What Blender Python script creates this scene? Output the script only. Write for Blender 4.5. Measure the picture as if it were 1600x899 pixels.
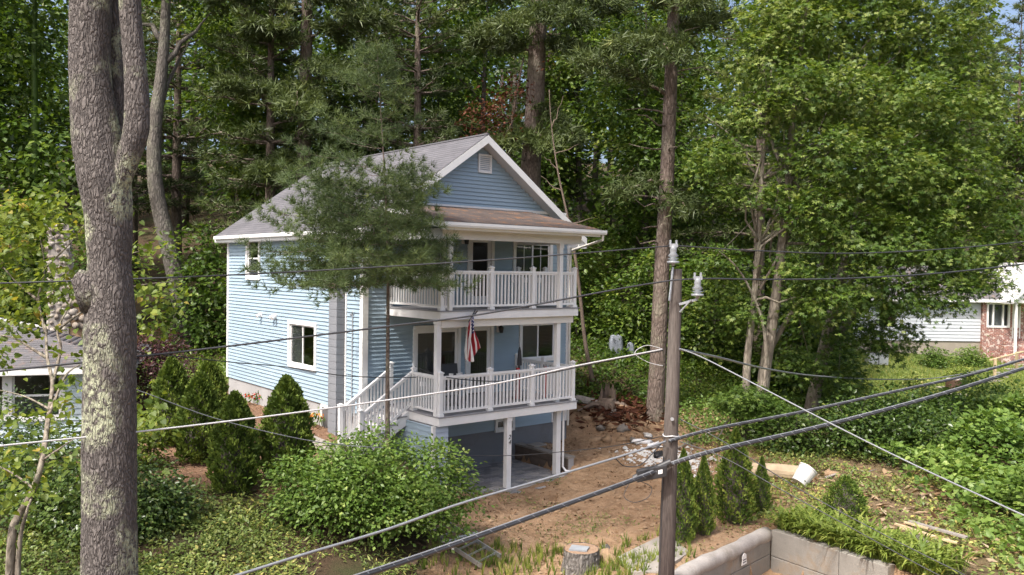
import bpy, math, random
import numpy as np
from mathutils import Vector, Matrix

# ------------------------------------------------------------------ camera, world, sun, exposure
scene = bpy.context.scene
for o in list(bpy.data.objects):
    bpy.data.objects.remove(o)
FOC, PITCH, ROLL, YAW, OX, OY, CZ = 1308.87, -.0224, .0142, .6935, -3.8367, 21.7093, 5.7
cam_data = bpy.data.cameras.new('camera')
cam_data.sensor_width = 36
cam_data.lens = 36 * FOC / 1600
cam_data.clip_end = 600
cam = bpy.data.objects.new('camera', cam_data)
scene.collection.objects.link(cam)
cam.matrix_world = (Matrix.Translation((0, 0, CZ)) @ Matrix.Rotation(math.pi / 2 + PITCH, 4, 'X')
                    @ Matrix.Rotation(ROLL, 4, 'Z'))
scene.camera = cam

SUN = Vector((-1.0, -1.25, 2.4)).normalized()          # direction towards the sun
world = bpy.data.worlds.new('World')
scene.world = world
world.use_nodes = True
wn = world.node_tree
sky = wn.nodes.new('ShaderNodeTexSky')
sky.sky_type = 'NISHITA'
sky.sun_disc = False
sky.sun_elevation = math.asin(SUN.z)
sky.sun_rotation = math.atan2(SUN.x, SUN.y) % (2 * math.pi)
sky.dust_density = 6.0
sky.air_density = .75
sky.ozone_density = .4
wn.nodes['Background'].inputs['Strength'].default_value = 0.15
wn.links.new(sky.outputs['Color'], wn.nodes['Background'].inputs['Color'])
sl = bpy.data.lights.new('sun', 'SUN')
sl.energy = 2.7
sl.angle = math.radians(3.0)
sl.color = (1.0, .965, .92)
so = bpy.data.objects.new('sun', sl)
scene.collection.objects.link(so)
so.rotation_euler = SUN.to_track_quat('Z', 'Y').to_euler()
so.location = (-20, -30, 60)
vs = scene.view_settings
vs.view_transform = 'Standard'
vs.look = 'None'
vs.gamma = 1
vs.exposure = 1.02
vs.use_curve_mapping = False
scene.render.engine = 'CYCLES'
try:
    scene.cycles.max_bounces = 6
    scene.cycles.transparent_max_bounces = 6
    scene.cycles.diffuse_bounces = 3
except Exception:
    pass

# ------------------------------------------------------------------ helpers
C = scene.collection
rng = np.random.default_rng(24)
R = random.Random(7)
COS, SIN = math.cos(YAW), math.sin(YAW)


def ray(px, py):
    a, b = px - 800, py - 449.5
    u = a * math.cos(ROLL) + b * math.sin(ROLL)
    v = -a * math.sin(ROLL) + b * math.cos(ROLL)
    x, z = u / FOC, -v / FOC
    c, s = math.cos(PITCH), math.sin(PITCH)
    return np.array([x, c - z * s, s + z * c])


def at(px, py, depth):
    d = ray(px, py)
    return np.array([0, 0, CZ]) + d * (depth / d[1])


def hw(x, y, z=0):                                    # house coordinates to world
    return np.array([OX + x * COS - y * SIN, OY + x * SIN + y * COS, z])


def tag(o, label=None, cat=None, group=None, kind=None):
    if label: o['label'] = label
    if cat: o['category'] = cat
    if group: o['group'] = group
    if kind: o['kind'] = kind
    return o


def empty(name, loc, label=None, cat=None, group=None, rz=0):
    o = bpy.data.objects.new(name, None)
    o.empty_display_size = .3
    o.location = loc
    o.rotation_euler = (0, 0, rz)
    C.objects.link(o)
    return tag(o, label, cat, group)


def add(name, me, parent=None, loc=None, rz=None):
    o = bpy.data.objects.new(name, me)
    C.objects.link(o)
    if parent is not None: o.parent = parent
    if loc is not None: o.location = loc
    if rz is not None: o.rotation_euler = (0, 0, rz)
    return o


def copy_tree(o, parent=None):
    c = o.copy()
    C.objects.link(c)
    c.parent = parent
    for ch in [k for k in o.children]:
        copy_tree(ch, c)
    return c


def np_mesh(name, V, F, mat, tint=None, smooth=False, uv=None):
    me = bpy.data.meshes.new(name)
    V = np.asarray(V, np.float32); F = np.asarray(F, np.int32)
    k = F.shape[1]
    me.vertices.add(len(V)); me.vertices.foreach_set('co', V.ravel())
    me.loops.add(F.size); me.loops.foreach_set('vertex_index', F.ravel())
    me.polygons.add(len(F))
    me.polygons.foreach_set('loop_start', np.arange(0, F.size, k, dtype=np.int32))
    if smooth: me.polygons.foreach_set('use_smooth', np.ones(len(F), bool))
    if tint is not None:
        a = me.attributes.new('tint', 'FLOAT', 'POINT')
        a.data.foreach_set('value', np.asarray(tint, np.float32))
    if uv is not None:
        l = me.uv_layers.new(name='UVMap')
        l.data.foreach_set('uv', np.asarray(uv, np.float32)[F.ravel()].ravel())
    me.update(calc_edges=True)
    me.validate()
    if mat: me.materials.append(mat)
    return me


class MB:
    def __init__(s): s.v = []; s.f = []

    def poly(s, pts):
        n = len(s.v); s.v += [tuple(p) for p in pts]; s.f.append(tuple(range(n, n + len(pts)))); return s

    def box(s, x0, x1, y0, y1, z0, z1):
        n = len(s.v)
        s.v += [(x, y, z) for z in (z0, z1) for x, y in ((x0, y0), (x1, y0), (x1, y1), (x0, y1))]
        s.f += [tuple(n + i for i in q) for q in ((3, 2, 1, 0), (4, 5, 6, 7), (0, 1, 5, 4), (1, 2, 6, 5), (2, 3, 7, 6), (3, 0, 4, 7))]
        return s

    def hexa(s, b, t):                                  # bottom 4, top 4 corners
        n = len(s.v); s.v += [tuple(p) for p in list(b) + list(t)]
        s.f += [tuple(n + i for i in q) for q in ((3, 2, 1, 0), (4, 5, 6, 7), (0, 1, 5, 4), (1, 2, 6, 5), (2, 3, 7, 6), (3, 0, 4, 7))]
        return s

    def bar(s, a, b, w, h=None, up=(0, 0, 1)):          # rectangular bar from a to b
        a = Vector(a); b = Vector(b); h = h or w
        d = (b - a).normalized(); u = Vector(up)
        x = d.cross(u)
        if x.length < 1e-4: x = Vector((1, 0, 0))
        x.normalize(); u = x.cross(d).normalized()
        q = [x * w / 2 * i + u * h / 2 * j for i, j in ((-1, -1), (1, -1), (1, 1), (-1, 1))]
        return s.hexa([a + k for k in q], [b + k for k in q])

    def tube(s, pts, rad, n=8, cap=True, jit=0):
        pts = [Vector(p) for p in pts]
        if not hasattr(rad, '__len__'): rad = [rad] * len(pts)
        base = len(s.v); ref = None
        for i, p in enumerate(pts):
            d = (pts[min(i + 1, len(pts) - 1)] - pts[max(i - 1, 0)])
            d = d.normalized() if d.length > 1e-9 else Vector((0, 0, 1))
            if ref is None:
                ref = Vector((1, 0, 0)) if abs(d.x) < .8 else Vector((0, 1, 0))
            x = (ref - d * ref.dot(d)).normalized(); y = d.cross(x); ref = x
            for k in range(n):
                a = 2 * math.pi * k / n; r = rad[i] * (1 + (R.uniform(-jit, jit) if jit else 0))
                s.v.append(tuple(p + x * math.cos(a) * r + y * math.sin(a) * r))
        for i in range(len(pts) - 1):
            for k in range(n):
                a = base + i * n + k; b = base + i * n + (k + 1) % n
                s.f.append((a, b, b + n, a + n))
        if cap:
            s.f.append(tuple(base + k for k in range(n))[::-1])
            s.f.append(tuple(base + (len(pts) - 1) * n + k for k in range(n)))
        return s

    def mesh(s, name, mat=None, smooth=False):
        me = bpy.data.meshes.new(name)
        me.from_pydata([tuple(map(float, p)) for p in s.v], [], s.f)
        if mat: me.materials.append(mat)
        if smooth:
            me.polygons.foreach_set('use_smooth', np.ones(len(me.polygons), bool))
        me.update()
        return me

    def build(s, name, mat, parent=None, smooth=False, loc=None, rz=None, bevel=0):
        o = add(name, s.mesh(name, mat, smooth), parent, loc, rz)
        if bevel:
            m = o.modifiers.new('bevel', 'BEVEL'); m.width = bevel; m.segments = 2; m.limit_method = 'ANGLE'
        return o


def smooth_path(pts, n=8):
    P = [Vector(p) for p in pts]; out = []
    for i in range(len(P) - 1):
        a, b, c, d = P[max(i - 1, 0)], P[i], P[i + 1], P[min(i + 2, len(P) - 1)]
        for k in range(n):
            t = k / n
            out.append(.5 * ((2 * b) + (c - a) * t + (2 * a - 5 * b + 4 * c - d) * t * t + (3 * b - a - 3 * c + d) * t ** 3))
    out.append(P[-1])
    return out


# ------------------------------------------------------------------ materials
def nodes(name):
    m = bpy.data.materials.new(name); m.use_nodes = True
    nt = m.node_tree; b = nt.nodes['Principled BSDF']
    return m, nt, b


def mixcol(nt, fac, a, b, mode='MIX'):
    n = nt.nodes.new('ShaderNodeMix'); n.data_type = 'RGBA'; n.blend_type = mode
    for sock, val in ((0, fac), (6, a), (7, b)):
        if hasattr(val, 'is_linked'): nt.links.new(val, n.inputs[sock])
        else: n.inputs[sock].default_value = val if sock == 0 else (*val, 1)
    return n.outputs[2]


def noise(nt, scale, detail=4, rough=.55, vec=None, dim3=True):
    n = nt.nodes.new('ShaderNodeTexNoise'); n.inputs['Scale'].default_value = scale
    n.inputs['Detail'].default_value = detail; n.inputs['Roughness'].default_value = rough
    if vec is not None: nt.links.new(vec, n.inputs['Vector'])
    return n.outputs['Fac']


def ramp(nt, val, stops):
    r = nt.nodes.new('ShaderNodeValToRGB'); e = r.color_ramp.elements
    while len(e) < len(stops): e.new(.5)
    for i, (p, c) in enumerate(stops):
        e[i].position = p; e[i].color = (*c, 1) if len(c) == 3 else c
    nt.links.new(val, r.inputs['Fac'])
    return r.outputs['Color']


def coords(nt, kind='Object', scale=(1, 1, 1), rot=(0, 0, 0)):
    t = nt.nodes.new('ShaderNodeTexCoord'); mp = nt.nodes.new('ShaderNodeMapping')
    mp.inputs['Scale'].default_value = scale; mp.inputs['Rotation'].default_value = rot
    nt.links.new(t.outputs[kind], mp.inputs['Vector'])
    return mp.outputs['Vector']


def bump(nt, b, h, strength=.4, dist=.02):
    n = nt.nodes.new('ShaderNodeBump'); n.inputs['Strength'].default_value = strength; n.inputs['Distance'].default_value = dist
    nt.links.new(h, n.inputs['Height']); nt.links.new(n.outputs['Normal'], b.inputs['Normal'])


def pm(name, col, var=.18, scale=3, rough=.6, bmp=0, metal=0, fine=40, spec=.5, vscale=(1, 1, 1), dirt=None):
    m, nt, b = nodes(name)
    v = coords(nt, 'Object', vscale)
    f = noise(nt, scale, 5, .6, v)
    lo = tuple(c * (1 - var) for c in col); hi = tuple(min(1, c * (1 + var)) for c in col)
    c = ramp(nt, f, [(.3, lo), (.7, hi)])
    f2 = noise(nt, fine, 3, .6, v)
    c = mixcol(nt, .35 * min(1, var * 3), c, ramp(nt, f2, [(.3, tuple(k * .55 for k in col)), (.7, tuple(min(1, k * 1.25) for k in col))]))
    if dirt:
        g = noise(nt, 1.3, 6, .7, v)
        c = mixcol(nt, ramp(nt, g, [(.52, (0, 0, 0)), (.72, (dirt[3],) * 3)]), c, dirt[:3])
    nt.links.new(c, b.inputs['Base Color'])
    b.inputs['Roughness'].default_value = rough
    b.inputs['Metallic'].default_value = metal
    b.inputs['Specular IOR Level'].default_value = spec
    if bmp: bump(nt, b, f2, bmp, .01)
    return m


def leafmat(name, stops, trans=.35, rough=.45, spec=.35):
    m, nt, b = nodes(name)
    a = nt.nodes.new('ShaderNodeAttribute'); a.attribute_name = 'tint'
    oi = nt.nodes.new('ShaderNodeObjectInfo')
    mth = nt.nodes.new('ShaderNodeMath'); mth.operation = 'MULTIPLY_ADD'
    nt.links.new(oi.outputs['Random'], mth.inputs[0]); mth.inputs[1].default_value = .22; mth.inputs[2].default_value = -.11
    ad = nt.nodes.new('ShaderNodeMath'); nt.links.new(a.outputs['Fac'], ad.inputs[0]); nt.links.new(mth.outputs[0], ad.inputs[1])
    c = ramp(nt, ad.outputs[0], stops)
    nt.links.new(c, b.inputs['Base Color'])
    b.inputs['Roughness'].default_value = rough
    b.inputs['Specular IOR Level'].default_value = spec
    t = nt.nodes.new('ShaderNodeBsdfTranslucent')
    nt.links.new(mixcol(nt, 1.0, c, (1.25, 1.25, .6), 'MULTIPLY'), t.inputs['Color'])
    mx = nt.nodes.new('ShaderNodeMixShader'); mx.inputs[0].default_value = trans
    nt.links.new(b.outputs[0], mx.inputs[1]); nt.links.new(t.outputs[0], mx.inputs[2])
    nt.links.new(mx.outputs[0], nt.nodes['Material Output'].inputs['Surface'])
    return m


def barkmat(name, dark, light, lichen=0, vs=3.0, fine=14):
    m, nt, b = nodes(name)
    v = coords(nt, 'Object', (1, 1, .30))
    vo = nt.nodes.new('ShaderNodeTexVoronoi'); vo.feature = 'DISTANCE_TO_EDGE'; vo.inputs['Scale'].default_value = fine
    nv = nt.nodes.new('ShaderNodeTexNoise'); nv.inputs['Scale'].default_value = fine * .6; nt.links.new(v, nv.inputs['Vector'])
    mv = nt.nodes.new('ShaderNodeVectorMath'); mv.operation = 'MULTIPLY_ADD'
    nt.links.new(nv.outputs['Color'], mv.inputs[0]); mv.inputs[1].default_value = (.12, .12, .12); nt.links.new(v, mv.inputs[2])
    nt.links.new(mv.outputs[0], vo.inputs['Vector'])
    h = ramp(nt, vo.outputs['Distance'], [(.0, (0, 0, 0)), (.28, (1, 1, 1))])
    n2 = noise(nt, fine * 2.5, 5, .7, v)
    c = mixcol(nt, h, dark, light)
    c = mixcol(nt, .5, c, ramp(nt, n2, [(.3, tuple(k * .6 for k in dark)), (.7, tuple(k * 1.2 for k in light))]))
    if lichen:
        vv = coords(nt, 'Object', (1, 1, .8))
        l1 = noise(nt, 1.7, 3, .5, vv); l2 = noise(nt, 16, 5, .75, vv)
        ml = nt.nodes.new('ShaderNodeMath'); ml.operation = 'MULTIPLY'
        nt.links.new(ramp(nt, l1, [(.5, (0, 0, 0)), (.62, (1, 1, 1))]), ml.inputs[0])
        nt.links.new(ramp(nt, l2, [(.44, (0, 0, 0)), (.52, (1, 1, 1))]), ml.inputs[1])
        sc = nt.nodes.new('ShaderNodeMath'); sc.operation = 'MULTIPLY'; nt.links.new(ml.outputs[0], sc.inputs[0]); sc.inputs[1].default_value = lichen
        c = mixcol(nt, sc.outputs[0], c, (.42, .44, .30))
    nt.links.new(c, b.inputs['Base Color'])
    b.inputs['Roughness'].default_value = .9
    b.inputs['Specular IOR Level'].default_value = .2
    ad = nt.nodes.new('ShaderNodeMath'); ad.operation = 'MULTIPLY_ADD'
    nt.links.new(n2, ad.inputs[0]); ad.inputs[1].default_value = .5; nt.links.new(h, ad.inputs[2])
    bump(nt, b, ad.outputs[0], .9, .02)
    return m


def glassmat(name):
    m, nt, b = nodes(name)
    b.inputs['Base Color'].default_value = (.75, .8, .8, 1)
    n = noise(nt, .8, 2, .5, coords(nt))
    bump(nt, b, n, .03, .05)
    b.inputs['Roughness'].default_value = .03
    b.inputs['Transmission Weight'].default_value = 1
    b.inputs['IOR'].default_value = 1.45
    return m


G_DEC = [(.0, (0.02926, 0.06199, 0.01012)), (.45, (0.07315, 0.1302, 0.02023)), (.8, (0.1396, 0.2046, 0.03237)), (1, (0.2527, 0.2976, 0.06069))]
M = dict(
    siding=pm('blue_siding', (.315, .415, .495), .09, .7, .5, 0, fine=6, vscale=(.4, .4, 3), dirt=(.24, .31, .35, .35)),
    siding_wing=pm('pale_siding', (.44, .50, .58), .06, .7, .5, fine=6),
    white=pm('white_trim', (.80, .80, .79), .04, 2, .45, fine=9, dirt=(.55, .53, .48, .3)),
    cream=pm('cream_trim', (.74, .71, .64), .04, 2, .45),
    soffit=pm('grey_soffit', (.50, .50, .50), .05, 2, .6),
    conc=pm('foundation_concrete', (.36, .36, .36), .12, 1.2, .85, .15, dirt=(.22, .20, .18, .6)),
    concd=pm('painted_grey_foundation', (.19, .20, .215), .1, 1.2, .8, .1, dirt=(.12, .11, .10, .6)),
    block=pm('grey_painted_block', (.20, .21, .23), .1, 3, .8, .4),
    deck=pm('grey_deck_boards', (.27, .27, .28), .1, 4, .7),
    glass=glassmat('window_glass'),
    screen=pm('insect_screen', (.11, .11, .115), .1, 40, .7),
    blind=pm('white_blind', (.62, .64, .66), .05, 2, .6),
    dark=pm('dark_interior', (.10, .095, .09), .2, 1, .8),
    black=pm('black_metal', (.018, .018, .02), .2, 4, .45),
    blackplastic=pm('black_plastic', (.03, .03, .032), .2, 4, .5),
    alu=pm('aluminium', (.55, .56, .58), .15, 8, .35, metal=.8),
    galv=pm('galvanized_steel', (.42, .44, .46), .2, 9, .5, metal=.5),
    porcelain=pm('grey_porcelain', (.27, .285, .30), .1, 9, .25),
    red=pm('red_fabric', (.50, .03, .03), .1, 6, .7),
    woodgrey=pm('weathered_wood', (.28, .25, .22), .3, 3, .85, .3, vscale=(4, 4, .4)),
    woodnew=pm('fresh_lumber', (.52, .40, .24), .2, 4, .75, .1),
    deadwood=pm('dead_wood', (.15, .112, .085), .35, 3, .9, .4, vscale=(5, 5, 1)),
    rock=pm('tan_rock', (.31, .21, .125), .3, 3, .9, .5, fine=18),
    rockgrey=pm('grey_rock', (.20, .18, .155), .3, 3, .9, .5, fine=18),
    pad=pm('old_concrete', (.29, .265, .235), .2, 1.6, .9, .3, dirt=(.30, .22, .15, .7)),
    cap=pm('concrete_cap', (.36, .33, .30), .25, 3, .9, .4, dirt=(.2, .17, .13, .8)),
    tarp=pm('grey_tarp', (.19, .21, .245), .1, 3, .5),
    bucket=pm('white_plastic', (.62, .62, .60), .06, 3, .5, dirt=(.35, .3, .24, .5)),
    brownbarrel=pm('brown_barrel', (.085, .045, .03), .2, 3, .6),
    cable=pm('black_cable', (.035, .036, .04), .2, 8, .45),
    cablegrey=pm('grey_cable', (.19, .20, .215), .15, 8, .4),
    cablewhite=pm('white_cable', (.46, .46, .46), .1, 8, .4),
    siding_l=pm('pale_blue_siding', (.50, .60, .64), .06, .7, .5, fine=6, dirt=(.36, .42, .42, .4)),
    siding_r=pm('grey_siding', (.52, .55, .58), .05, .7, .5, fine=6),
    trunk=barkmat('forest_bark', (.05, .042, .036), (.15, .13, .115), 0, fine=9),
    trunkpine=barkmat('pine_bark', (.085, .062, .050), (.235, .185, .155), .2, fine=11),
    trunkbig=barkmat('lichen_bark', (.045, .039, .036), (.205, .182, .168), .95, fine=24),
    trunkmaple=barkmat('maple_bark', (.14, .115, .09), (.30, .26, .21), .3, fine=8),
    leaf=leafmat('forest_leaf', G_DEC),
    leafsunpaint=leafmat('forest_leaf_painted_sun', [(p, (c[0] * 2.0, c[1] * 1.75, c[2] * 1.5)) for p, c in G_DEC], .38),  # brighter copy of the forest leaf, sunlight put into its colour
    leafmaple=leafmat('maple_leaf', [(0, (0.02524, 0.05682, 0.009984)), (.45, (0.06018, 0.1127, 0.0183)), (.8, (0.1214, 0.1862, 0.02912)), (1, (0.2524, 0.3038, 0.0832))], .36, .45, .35),
    leafred=leafmat('redbud_leaf', [(0, (0.0561, 0.09467, 0.01386)), (.45, (0.1346, 0.1892, 0.0297)), (.8, (0.2244, 0.2672, 0.04455)), (1, (0.3703, 0.2783, 0.0594))], .42),
    leafbush=leafmat('bush_leaf', [(0, (0.04954, 0.09918, 0.0155)), (.5, (0.1053, 0.1808, 0.03101)), (.85, (0.1858, 0.2683, 0.05814)), (1, (0.3096, 0.3732, 0.1066))], .3),
    leafarb=leafmat('arborvitae_leaf', [(0, (0.04922, 0.07969, 0.0165)), (.5, (0.09298, 0.1406, 0.02476)), (.85, (0.1777, 0.2344, 0.0429)), (1, (0.2735, 0.3281, 0.066))], .15, .6, .2),
    leafarb2=leafmat('young_arborvitae_leaf', [(0, (0.04455, 0.07898, 0.01539)), (.5, (0.09112, 0.1492, 0.02565)), (.85, (0.1822, 0.2457, 0.04489)), (1, (0.2835, 0.3335, 0.06413))], .15, .6, .2),
    needle=leafmat('pine_needle', [(0, (0.03668, 0.05481, 0.0203)), (.5, (0.08337, 0.1141, 0.0377)), (.85, (0.1417, 0.1751, 0.0609)), (1, (0.2501, 0.2741, 0.09425))], .2, .5, .3),
    needle2=leafmat('near_pine_needle', [(0, (0.0495, 0.07763, 0.03206)), (.5, (0.1122, 0.1587, 0.06056)), (.85, (0.1897, 0.2415, 0.09794)), (1, (0.363, 0.4313, 0.1604))], .25, .5, .3),
    leafdark=leafmat('rhododendron_leaf', [(0, (0.028, 0.05796, 0.0126)), (.5, (0.063, 0.1095, 0.02142)), (.85, (0.1225, 0.1771, 0.0378)), (1, (0.2275, 0.2576, 0.063))], .2, .35, .5),
    leafpurple=leafmat('purple_leaf', [(0, (.030, .014, .016)), (.5, (.065, .028, .030)), (.85, (.11, .045, .045)), (1, (.15, .07, .05))], .3),
    vine=leafmat('vine_leaf', [(0, (0.05387, 0.1083, 0.01847)), (.5, (0.1212, 0.2037, 0.03924)), (.85, (0.2019, 0.2927, 0.06348)), (1, (0.3231, 0.4073, 0.1154))], .35, .45, .4),
    cover=leafmat('ground_cover_leaf', [(0, (0.07047, 0.1109, 0.0248)), (.5, (0.1497, 0.206, 0.05235)), (.8, (0.2467, 0.2851, 0.07576)), (1, (0.4581, 0.4118, 0.124))], .25),
    blade=leafmat('grass_blade', [(0, (0.08551, 0.1386, 0.02228)), (.5, (0.1833, 0.2425, 0.04557)), (.85, (0.2932, 0.3349, 0.07594)), (1, (0.4154, 0.3811, 0.1215))], .3),
    deadleaf=leafmat('dead_leaf', [(0, (.06, .03, .018)), (.5, (.16, .09, .05)), (.85, (.28, .18, .10)), (1, (.42, .34, .24))], .15, .8, .1),
    brownleaf=leafmat('withered_leaf', [(0, (.045, .018, .012)), (.6, (.12, .05, .032)), (1, (.19, .09, .05))], .2, .8, .1),
)


def shinglemat(name, a, b_, orange=0):
    m, nt, b = nodes(name)
    uv = nt.nodes.new('ShaderNodeUVMap')
    br = nt.nodes.new('ShaderNodeTexBrick'); br.inputs['Scale'].default_value = 1
    br.inputs['Brick Width'].default_value = .30; br.inputs['Row Height'].default_value = .14
    br.inputs['Mortar Size'].default_value = .004; br.inputs['Color1'].default_value = (*a, 1); br.inputs['Color2'].default_value = (*b_, 1)
    br.inputs['Mortar'].default_value = tuple(k * .5 for k in a) + (1,)
    nt.links.new(uv.outputs[0], br.inputs['Vector'])
    g = noise(nt, 90, 2, .6, uv.outputs[0]); g2 = noise(nt, 1.1, 5, .65, uv.outputs[0])
    c = mixcol(nt, .35, br.outputs['Color'], ramp(nt, g, [(.3, tuple(k * .5 for k in a)), (.7, tuple(min(1, k * 1.6) for k in b_))]))
    c = mixcol(nt, .3, c, ramp(nt, g2, [(.3, tuple(k * .6 for k in a)), (.7, tuple(k * 1.35 for k in b_))]))
    if orange:
        g3 = noise(nt, 2.2, 6, .75, uv.outputs[0])
        c = mixcol(nt, ramp(nt, g3, [(.52, (0, 0, 0)), (.68, (orange,) * 3)]), c, (.36, .17, .07))
    nt.links.new(c, b.inputs['Base Color']); b.inputs['Roughness'].default_value = .9
    b.inputs['Specular IOR Level'].default_value = .25
    bump(nt, b, g, .3, .01)
    return m


M['shingle'] = shinglemat('grey_shingle', (.088, .087, .096), (.135, .133, .145))
M['shingle_porch'] = shinglemat('brown_shingle', (.10, .08, .072), (.165, .135, .12), .85)
M['shingle_n'] = shinglemat('old_shingle', (.10, .098, .105), (.155, .15, .155), .35)


def brickmat():
    m, nt, b = nodes('mixed_brick')
    br = nt.nodes.new('ShaderNodeTexBrick'); br.inputs['Scale'].default_value = 1
    br.inputs['Brick Width'].default_value = .22; br.inputs['Row Height'].default_value = .075; br.inputs['Mortar Size'].default_value = .008
    nt.links.new(coords(nt, 'Object', (1, 1, 1), (math.pi / 2, 0, 0)), br.inputs['Vector'])
    br.inputs['Color1'].default_value = (.30, .09, .06, 1); br.inputs['Color2'].default_value = (.16, .06, .05, 1); br.inputs['Mortar'].default_value = (.45, .42, .38, 1)
    w = noise(nt, 5.5, 2, .4, coords(nt))
    nt.links.new(mixcol(nt, ramp(nt, w, [(.57, (0, 0, 0)), (.6, (.8, .8, .8))]), br.outputs['Color'], (.60, .52, .46)), b.inputs['Base Color'])
    b.inputs['Roughness'].default_value = .9
    bump(nt, b, br.outputs['Fac'], -.5, .01)
    return m


M['brick'] = brickmat()


def polemat():
    m, nt, b = nodes('utility_pole_wood')
    v = coords(nt, 'Object', (9, 9, .5))
    n1 = noise(nt, 2.2, 8, .75, v); n2 = noise(nt, 9, 4, .7, v)
    c = ramp(nt, n1, [(.25, (.03, .024, .021)), (.48, (.11, .09, .078)), (.7, (.23, .205, .18))])
    c = mixcol(nt, .5, c, ramp(nt, n2, [(.35, (.04, .03, .026)), (.65, (.20, .175, .155))]))
    z = nt.nodes.new('ShaderNodeTexCoord'); sp = nt.nodes.new('ShaderNodeSeparateXYZ'); nt.links.new(z.outputs['Object'], sp.inputs[0])
    mr = nt.nodes.new('ShaderNodeMapRange'); mr.inputs[1].default_value = 1; mr.inputs[2].default_value = 4.4
    nt.links.new(sp.outputs['Z'], mr.inputs[0])
    c = mixcol(nt, mr.outputs[0], mixcol(nt, 1, c, (.34, .28, .28), 'MULTIPLY'), c)    # creosote stain on the lower shaft
    nt.links.new(c, b.inputs['Base Color']); b.inputs['Roughness'].default_value = .9
    bump(nt, b, n1, .7, .02)
    return m


M['pole'] = polemat()


def flagmat():
    m, nt, b = nodes('flag_cloth')
    uv = nt.nodes.new('ShaderNodeUVMap'); sp = nt.nodes.new('ShaderNodeSeparateXYZ'); nt.links.new(uv.outputs[0], sp.inputs[0])

    def mth(op, a, c=None):
        n = nt.nodes.new('ShaderNodeMath'); n.operation = op
        for i, k in enumerate((a, c)):
            if k is None: continue
            if hasattr(k, 'is_linked'): nt.links.new(k, n.inputs[i])
            else: n.inputs[i].default_value = k
        return n.outputs[0]
    s, t = sp.outputs['X'], sp.outputs['Y']            # s across the stripes, t along the fly
    stripe = mth('GREATER_THAN', mth('FRACT', mth('MULTIPLY', s, 6.5)), .5)
    c = mixcol(nt, stripe, (.30, .012, .022), (.72, .70, .68))
    su, tu = mth('MULTIPLY', s, 9 / .538), mth('MULTIPLY', t, 11 / .46)
    chk = mth('MODULO', mth('ADD', mth('FLOOR', su), mth('FLOOR', tu)), 2)
    dx, dy = mth('SUBTRACT', mth('FRACT', su), .5), mth('SUBTRACT', mth('FRACT', tu), .5)
    dist = mth('ADD', mth('MULTIPLY', dx, dx), mth('MULTIPLY', dy, dy))
    star = mth('MULTIPLY', mth('LESS_THAN', dist, .14), mth('LESS_THAN', chk, .5))
    cant = mixcol(nt, star, (.018, .025, .11), (.8, .8, .8))
    inside = mth('MULTIPLY', mth('LESS_THAN', s, .538), mth('LESS_THAN', t, .46))
    nt.links.new(mixcol(nt, inside, c, cant), b.inputs['Base Color'])
    b.inputs['Roughness'].default_value = .8
    return m


M['flag'] = flagmat()

# ------------------------------------------------------------------ terrain
CP = np.array([
    (-5.7, 17.25, 1.05), (-4.7, 17.6, 1.1), (-8, 20, 1.25), (-9.9, 28.9, 1.22), (-5.2, 22.2, 1.26), (-7.2, 25, 1.24), (-5.5, 14, .7), (-6.4, 16.3, .9),
    (-10, 15, .9), (-15, 20, 1.0), (-14, 26, 1.3), (-12, 33, 1.6), (-15.5, 39.7, 2.2), (-8, 12, .5), (-12, 8, .2), (-5, 8, 0), (-3.6, 19.4, 1.1), (-3.9, 20.5, 1.2),
    (-2.7, 16.3, .5), (-2.2, 18.2, .6), (-1.2, 17.6, .12), (-.06, 21.2, 0), (-.8, 19.4, .05), (.5, 19, -.1), (1.4, 16.3, -.2), (0, 14, -.5), (-2, 13, -.1), (2.6, 16.9, .1), (3.4, 17, .3),
    (5.7, 19.1, .33), (5.5, 18.2, .24), (2.6, 14.9, .16), (7.2, 15.8, .26), (8, 14, .1), (0, 5, -1.2), (8, 5, -1.2), (-6, 3, -.8),
    (1.9, 24.5, .35), (1.78, 26.4, .3), (-.4, 29.9, 1.3), (-4.1, 34, 2.2), (2.5, 21, .1), (1.2, 21.9, .02), (4, 22.5, .25), (4.2, 26.2, .6), (3.1, 28.2, 1.15), (4.5, 31.4, 2.1),
    (7.8, 22.4, .35), (7.3, 24, .45), (10, 30, .7), (6, 40, 3.2), (0, 45, 4.6), (-8, 45, 4), (-20, 50, 4.5), (-30, 40, 2.5), (15, 45, 1.0), (17.9, 38.6, 0.05),
    (18.5, 46, .5), (28, 51, .75), (13.9, 25, .4), (9.7, 18.2, .1), (20, 28, .0), (30, 35, -.1), (14, 15, -.3), (25, 20, -.6), (36, 60, 1.5), (20, 62, 2.5),
    (0, 60, 8), (0, 80, 13), (0, 120, 22), (-40, 80, 11), (-60, 120, 18), (40, 90, 7), (60, 120, 12), (60, 40, 0), (80, 20, -1), (-50, 20, 1), (-80, 50, 4),
    (0, -30, -2), (60, -30, -2), (-60, -30, -2), (-100, 150, 22), (100, 150, 18), (0, 180, 30), (120, 60, 3), (-140, 60, 6), (-140, -30, -2), (140, -30, -2), (0, -60, -3)], float)
_d = np.hypot(CP[:, None, 0] - CP[None, :, 0], CP[:, None, 1] - CP[None, :, 1])
_n = len(CP)
_A = np.zeros((_n + 3, _n + 3)); _A[:_n, :_n] = _d + np.eye(_n) * -.05
_A[:_n, _n] = 1; _A[:_n, _n + 1:] = CP[:, :2]; _A[_n, :_n] = 1; _A[_n + 1:, :_n] = CP[:, :2].T
_w = np.linalg.solve(_A, np.concatenate([CP[:, 2], [0, 0, 0]]))
WC = np.array([5.51, 17.47]); WL = np.array([2.89, 14.65]); WR = np.array([6.93, 15.42])    # retaining wall corner and ends
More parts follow.
